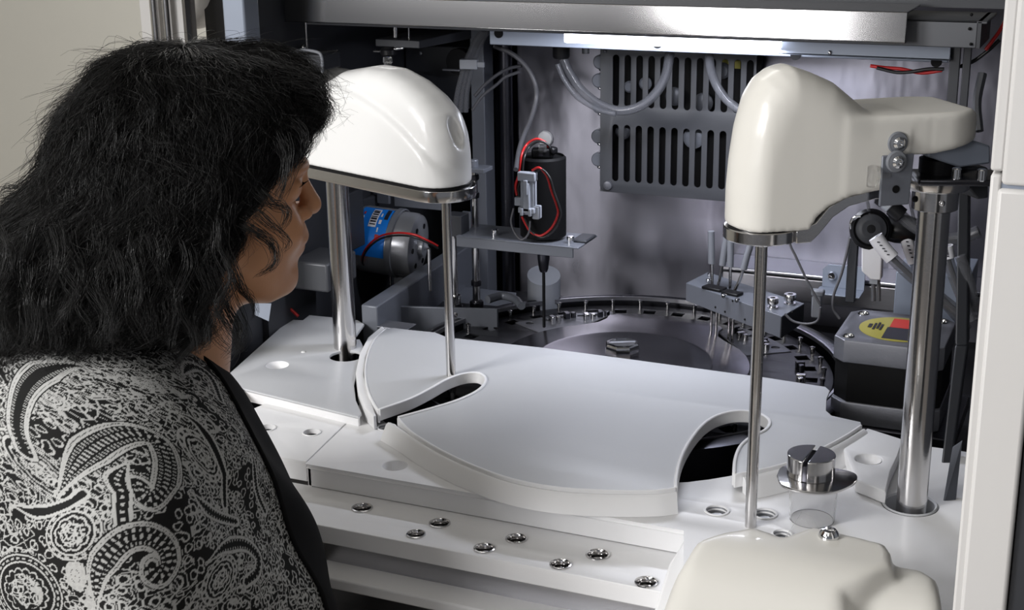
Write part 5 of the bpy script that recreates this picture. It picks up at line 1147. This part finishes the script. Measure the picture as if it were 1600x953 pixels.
# trim strip
ti = np.where(colmask)[0][::4]; rj = np.arange(0, nr, 4)
def edge_shift(z): return 0
sub = G3[rj][:, ti]; cen = np.concatenate([o1, o2])[rj][:, ti]; dirn = sub-cen; dirn /= np.linalg.norm(dirn, axis=2)[..., None]
outer = sub+dirn*.0042; inner = sub+dirn*.0008; a_, b_ = outer.shape[:2]
VV = np.concatenate([outer.reshape(-1, 3), inner.reshape(-1, 3)]); k = np.arange(a_*b_).reshape(a_, b_); nn = a_*b_
q = [np.stack([k[:-1, :-1], k[:-1, 1:], k[1:, 1:], k[1:, :-1]], -1).reshape(-1, 4)]; q.append(q[0][:, ::-1]+nn)
for e in (k[:, 0], k[:, -1][::-1]): q.append(np.stack([e[:-1], e[1:], e[1:]+nn, e[:-1]+nn], -1))
for e in (k[0][::-1], k[-1]): q.append(np.stack([e[:-1], e[1:], e[1:]+nn, e[:-1]+nn], -1))
netobj('front_trim', (toW(VV, OB, BFm), np.concatenate(q)), M['trim'], pe, 0, 'plain black front band of the top')
# ---------------------------------------------------------------- hair
TB = np.array([(.082, .0, .0, .0, 0), (.079, .034, .03, .035, 0), (.072, .056, .050, .075, 0), (.061, .076, .068, .102, 0), (.045, .094, .082, .116, 0), (.025, .110, .093, .121, 0), (.003, .122, .100, .116, 0), (-.020, .131, .104, .090, 0), (-.040, .142, .106, .066, 0), (-.060, .166, .110, .054, -.002), (-.100, .192, .116, .030, -.010), (-.140, .200, .116, .018, -.020), (-.178, .190, .106, .010, -.030)])
ds = np.concatenate([[0], np.cumsum(np.hypot(np.diff(TB[:, 0]), np.diff(TB[:, 1])*.7+np.diff(TB[:, 3])*.3))]); SL = ds[-1]
def env(phi, s):   # meridian length s (m) from the crown -> point on the envelope
    z = np.interp(s, ds, TB[:, 0]); b = np.interp(s, ds, TB[:, 1]); sd = np.interp(s, ds, TB[:, 2]); fr_ = np.interp(s, ds, TB[:, 3])
    z = z+.010*np.clip(-np.sin(phi), 0, 1)*np.clip(s/SL, 0, 1)**2.5; cx = np.interp(s, ds, TB[:, 4])
    c = np.cos(phi); x = np.where(c > 0, c*fr_, c*b); return np.stack([x-.004+cx, np.sin(phi)*sd, z], -1)
# inner mass
ph = np.linspace(0, 2*math.pi, 121)[:-1]; ss = np.linspace(.004, SL, 60)
PP, S_ = np.meshgrid(ph, ss); E_ = env(PP, S_); ctr = np.array([-.004, 0, -.02])
nz = .004*np.sin(PP*9+S_*40)+.003*np.sin(PP*17-S_*70)
core = E_*1.; sc_f = (.90+nz*3)[..., None]; core = ctr+(E_-ctr)*np.array([1, 1, 1])*sc_f; core[..., 2] = E_[..., 2]-.004*(S_ < .1)-.002
k = np.arange(core.shape[0]*120).reshape(-1, 120); kn_ = np.roll(k, -1, 1)
Fc = np.stack([k[:-1], k[1:], kn_[1:], kn_[:-1]], -1).reshape(-1, 4).tolist(); Fc.append(tuple(k[0])); Fc.append(tuple(k[-1][::-1]))
me = bpy.data.meshes.new('hair_mass'); w = wl(pe); me.from_pydata((toW(core.reshape(-1, 3), OH, HF)-w).tolist(), [], Fc); me.update(); me.shade_smooth(); hm = link('hair', me, M['haircore'], pe); hm['_w'] = list(map(float, w))
def strands(N, seed, lay=(.92, 1.03), Lr=(.07, .20), amp=1., rad=.00030, fly=False, K=420, top=None):
    R_ = np.random.RandomState(seed); n = 16; t = np.linspace(0, 1, n)[None, :]
    cph = R_.rand(K)*2*math.pi; cs = (R_.rand(K)**.8)*(top or (SL-.05)); cL = R_.uniform(*Lr, K); cw = R_.uniform(.6, 1.5, K); cp = R_.rand(K)*6.28; cl_ = R_.uniform(*lay, K); cdr = R_.normal(0, .35, K)
    id_ = R_.randint(0, K, N); sp = R_.normal(0, 1, N)
    ph0 = cph[id_]+R_.normal(0, .07, N); s0_ = np.clip(cs[id_]+R_.normal(0, .010, N), .002, SL-.03); L = cL[id_]*R_.uniform(.8, 1.15, N); L = np.minimum(L, SL-s0_+R_.uniform(-.03, .012, N))
    s = s0_[:, None]+L[:, None]*t; over = np.clip(s-SL, 0, 1); s = np.minimum(s, SL+.02)
    conv = (1-.55*t)
    phi = cph[id_][:, None]+(ph0-cph[id_])[:, None]*conv+cdr[id_][:, None]*t*.5
    wav = amp*cw[id_][:, None]*(.25+.5*t+.9*t**3); fr1 = 2*math.pi*L[:, None]*t/.062
    phi = phi+wav*.062*np.sin(fr1+cp[id_][:, None]+.4*sp[:, None])
    lay_ = cl_[id_][:, None]+wav*.030*np.cos(fr1*1.1+cp[id_][:, None]*2)+R_.normal(0, .009, N)[:, None]+(-.05)*(1-t)**3
    if fly: lay_ = lay_+t**2*R_.uniform(.0, .16, N)[:, None]; phi = phi+t**2*R_.normal(0, .25, N)[:, None]
    E = env(phi, np.minimum(s, SL)); P = ctr+(E-ctr)*lay_[..., None]
    P[..., 2] -= np.clip(s-SL, 0, 1)*.6
    g = (np.clip(s/SL, 0, 1)**1.2)*amp; X_, Y_, Z_ = P[..., 0]*1., P[..., 1]*1., P[..., 2]*1.; j = cp[id_][:, None]*.35
    w1 = np.sin(X_*55+Z_*95+2.5*np.sin(Y_*40+Z_*22)+j); w2 = np.sin(Z_*120-X_*70+3*np.sin(X_*33-Z_*41)+j); w3 = np.sin(Z_*60+Y_*80+X_*20)
    P[..., 0] += g*(.0050*w1+.0035*w3); P[..., 2] += g*(.0045*w2+.003*w3)*(.3+.7*t); rad_ = np.stack([np.cos(phi), np.sin(phi)], -1)
    P[..., :2] += rad_*(g*(.0055*w2*w3+.003*w1))[..., None]
    curl = (t**4)*R_.uniform(-.004, .012, N)[:, None]; P[..., 0] += np.cos(phi)*curl; P[..., 1] += np.sin(phi)*curl
    return P, rad*(1-.75*t**2)*np.ones((N, 1))
def tubes(P, r, name, m=None):
    N, n = P.shape[:2]; T = np.gradient(P, axis=1); T /= np.linalg.norm(T, axis=2)[..., None]+1e-9
    up = np.array([.31, .52, .79]); u = np.cross(T, up); u /= np.linalg.norm(u, axis=2)[..., None]+1e-9; v = np.cross(T, u)
    ang = [0, 2.094, 4.189]; V = np.stack([P+(u*math.cos(a)+v*math.sin(a))*r[..., None] for a in ang], 2).reshape(-1, 3)
    b = (np.arange(N)[:, None]*n+np.arange(n-1)[None])*3; Fs = np.stack([np.stack([b+j, b+(j+1) % 3, b+3+(j+1) % 3, b+3+j], -1) for j in range(3)], 2).reshape(-1, 4)
    me = bpy.data.meshes.new(name); me.vertices.add(len(V)); me.vertices.foreach_set('co', (toW(V, OH, HF)-wl(pe)).astype(np.float32).ravel())
    me.loops.add(Fs.size); me.loops.foreach_set('vertex_index', Fs.ravel().astype(np.int32)); me.polygons.add(len(Fs)); me.polygons.foreach_set('loop_start', np.arange(0, Fs.size, 4, dtype=np.int32))
    me.update(); me.shade_smooth(); return link(name, me, m or M['hair'], hm)
for i in range(3):
    P, r = strands(9500, 11+i, K=620); o = tubes(P, r, 'hair_strands'); o['kind'] = 'stuff'
Pc, rc_ = strands(3200, 77, K=260, Lr=(.05, .14), top=.05); o = tubes(Pc, rc_, 'crown_hair'); o['kind'] = 'stuff'
P, r = strands(1700, 31, lay=(1.0, 1.05), Lr=(.03, .10), amp=1.8, rad=.00024, fly=True, K=900); o = tubes(P, r, 'flyaway_hair'); o['kind'] = 'stuff'
# hand placed locks over the cheek, forehead and neck (depths follow the near side of the face)
locks = []
def lock(pts, dep_, n=26, spread=.0032, rad=.00028, seed=0):
    R_ = np.random.RandomState(seed+len(pts)); q = spline([Pd(x, y, PS*(dep_[i] if hasattr(dep_, '__len__') else dep_)) for i, (x, y) in enumerate(pts)], 6)
    q = ((q-OH) @ HF)/PS; m = len(q); t = np.linspace(0, 1, m)
    for k in range(n):
        o_ = R_.normal(0, spread, 3); ph_ = R_.rand()*6.28; am = R_.uniform(.0004, .0018)
        p = q+o_*(1-.6*t)[:, None]+np.stack([am*np.sin(t*9+ph_), am*np.cos(t*7+ph_), am*np.sin(t*11+ph_*2)], 1)
        e = max(8, int(m*R_.uniform(.7, 1))); p = p[:e]; idx = np.linspace(0, len(p)-1, 24); locks.append(np.stack([np.interp(idx, np.arange(len(p)), p[:, j]) for j in range(3)], 1))
lock([(405, 300), (425, 318), (441, 320), (449, 328), (447, 343), (440, 356), (430, 352)], 1.195, 26, seed=1)
lock([(398, 330), (420, 350), (438, 362), (450, 378), (447, 390), (438, 392)], 1.197, 18, seed=2)
lock([(380, 350), (408, 368), (424, 382), (430, 400), (424, 416), (408, 428), (398, 434)], 1.190, 34, seed=3)
lock([(350, 400), (365, 430), (378, 455), (392, 470), (398, 490), (396, 500)], 1.185, 30, seed=4)
lock([(340, 440), (355, 480), (370, 505), (376, 525), (368, 545), (352, 560)], 1.18, 60, .006, seed=5)
lock([(455, 190), (472, 205), (476, 225), (470, 245), (460, 262), (452, 285)], 1.20, 22, .003, seed=6)
lock([(440, 215), (450, 240), (448, 270), (440, 300), (432, 320)], 1.195, 40, .004, seed=7)
for k, (a, b, c) in enumerate([((470, 115), (498, 128), (512, 150)), ((478, 135), (505, 150), (520, 172)), ((480, 160), (508, 175), (515, 200)), ((465, 100), (490, 108), (506, 130)), ((475, 180), (498, 195), (508, 222)), ((450, 90), (478, 92), (498, 112)), ((480, 150), (500, 170), (503, 192))]):
    lock([(a[0]-45, a[1]-8), a, b, c], 1.22+.012*k, 24, .005, .00024, seed=20+k)
lock([(60, 270), (30, 292), (8, 292), (2, 300), (6, 318)], 1.31, 20, .004, seed=40); lock([(70, 290), (40, 310), (10, 312), (-5, 322)], 1.29, 26, .005, seed=41)
RL = np.random.RandomState(9)
for k in range(46):
    x = RL.uniform(-5, 355); y0 = RL.uniform(340, 450); y1 = RL.uniform(505, 548)+12*(x > 300); w_ = RL.uniform(6, 14); p0 = RL.rand()*6.28; cu2 = RL.choice([-1, 1])*RL.uniform(8, 20)
    n_ = 7; pts_ = [(x+w_*math.sin(p0+i*1.35)+(i/(n_-1))**3*cu2, y0+(y1-y0)*i/(n_-1)) for i in range(n_)]
    pts_.append((pts_[-1][0]+cu2*.7, pts_[-1][1]+4)); pts_.append((pts_[-1][0]+cu2*.3, pts_[-1][1]-9))
    lock(pts_, [1.165+.02*math.sin(k)-.010*min(1, i/4)+abs(x-190)/190*.03 for i in range(9)], 15, .0042, .00026, seed=60+k)
LK = np.stack(locks); tt = np.linspace(0, 1, LK.shape[1])[None]
o = tubes(LK, .00027*(1-.7*tt**2)*np.ones((len(LK), 1)), 'curled_locks'); o['kind'] = 'stuff'
# ================================================================ CAMERA + LIGHT
cd = bpy.data.cameras.new('camera'); cam = bpy.data.objects.new('camera', cd); COL.objects.link(cam)
cd.sensor_width = 36; cd.lens = 36*F/1600; cd.clip_start = .05; cd.clip_end = 50
cx = RM @ np.array([1., 0, 0]); cy = RM @ np.array([0, -1., 0]); cz = RM @ np.array([0, 0, -1.])
mw = Matrix([[cx[0], cy[0], cz[0], CAM[0]], [cx[1], cy[1], cz[1], CAM[1]], [cx[2], cy[2], cz[2], CAM[2]], [0, 0, 0, 1]])
cam.matrix_world = mw; SC.camera = cam
wd = bpy.data.worlds.new('world'); SC.world = wd; wd.use_nodes = True
wd.node_tree.nodes['Background'].inputs[0].default_value = (.75, .78, .85, 1); wd.node_tree.nodes['Background'].inputs[1].default_value = .20
def area(name, loc, target, size, power, col=(1, 1, 1), sy=None):
    l = bpy.data.lights.new(name, 'AREA'); l.shape = 'RECTANGLE'; l.size = size; l.size_y = sy or size; l.energy = power; l.color = col
    o = bpy.data.objects.new(name, l); COL.objects.link(o); o.location = loc
    o.rotation_euler = (Vector(target)-Vector(loc)).to_track_quat('-Z', 'Y').to_euler(); return o
area('ceiling_light', (-1.95, -.85, 2.12), (-.6, 1.5, 1.1), .8, 68, (1, .99, .98))
area('beam_highlight_light', (-1.15, -1.25, 1.62), (-.45, 1.6, 1.25), .45, 20, (1, .985, .98))  # added off-frame light: makes the hood beam highlight, fills front faces; no window here
area('ceiling_light', (-.2, -.6, 2.6), (-.4, 1.5, 1.0), .6, 4, (1, .98, .96), 1.2)
area('ceiling_light', (-1.6, 2.9, 2.6), (-1.6, 2.9, 0), 1.4, 46, (1, .98, .94))
area('strip_light', ((LX0+LX1)/2, 1.7125, LZ-.008), ((LX0+LX1)/2, 1.76, 1.0), LX1-LX0, 2.2, (.86, .89, 1.0), .02)
SC.view_settings.view_transform = 'Standard'; SC.view_settings.look = 'None'; SC.view_settings.exposure = 0; SC.view_settings.gamma = 1
SC.view_settings.use_curve_mapping = False
for o in bpy.data.objects:
    if '_w' in o: del o['_w']
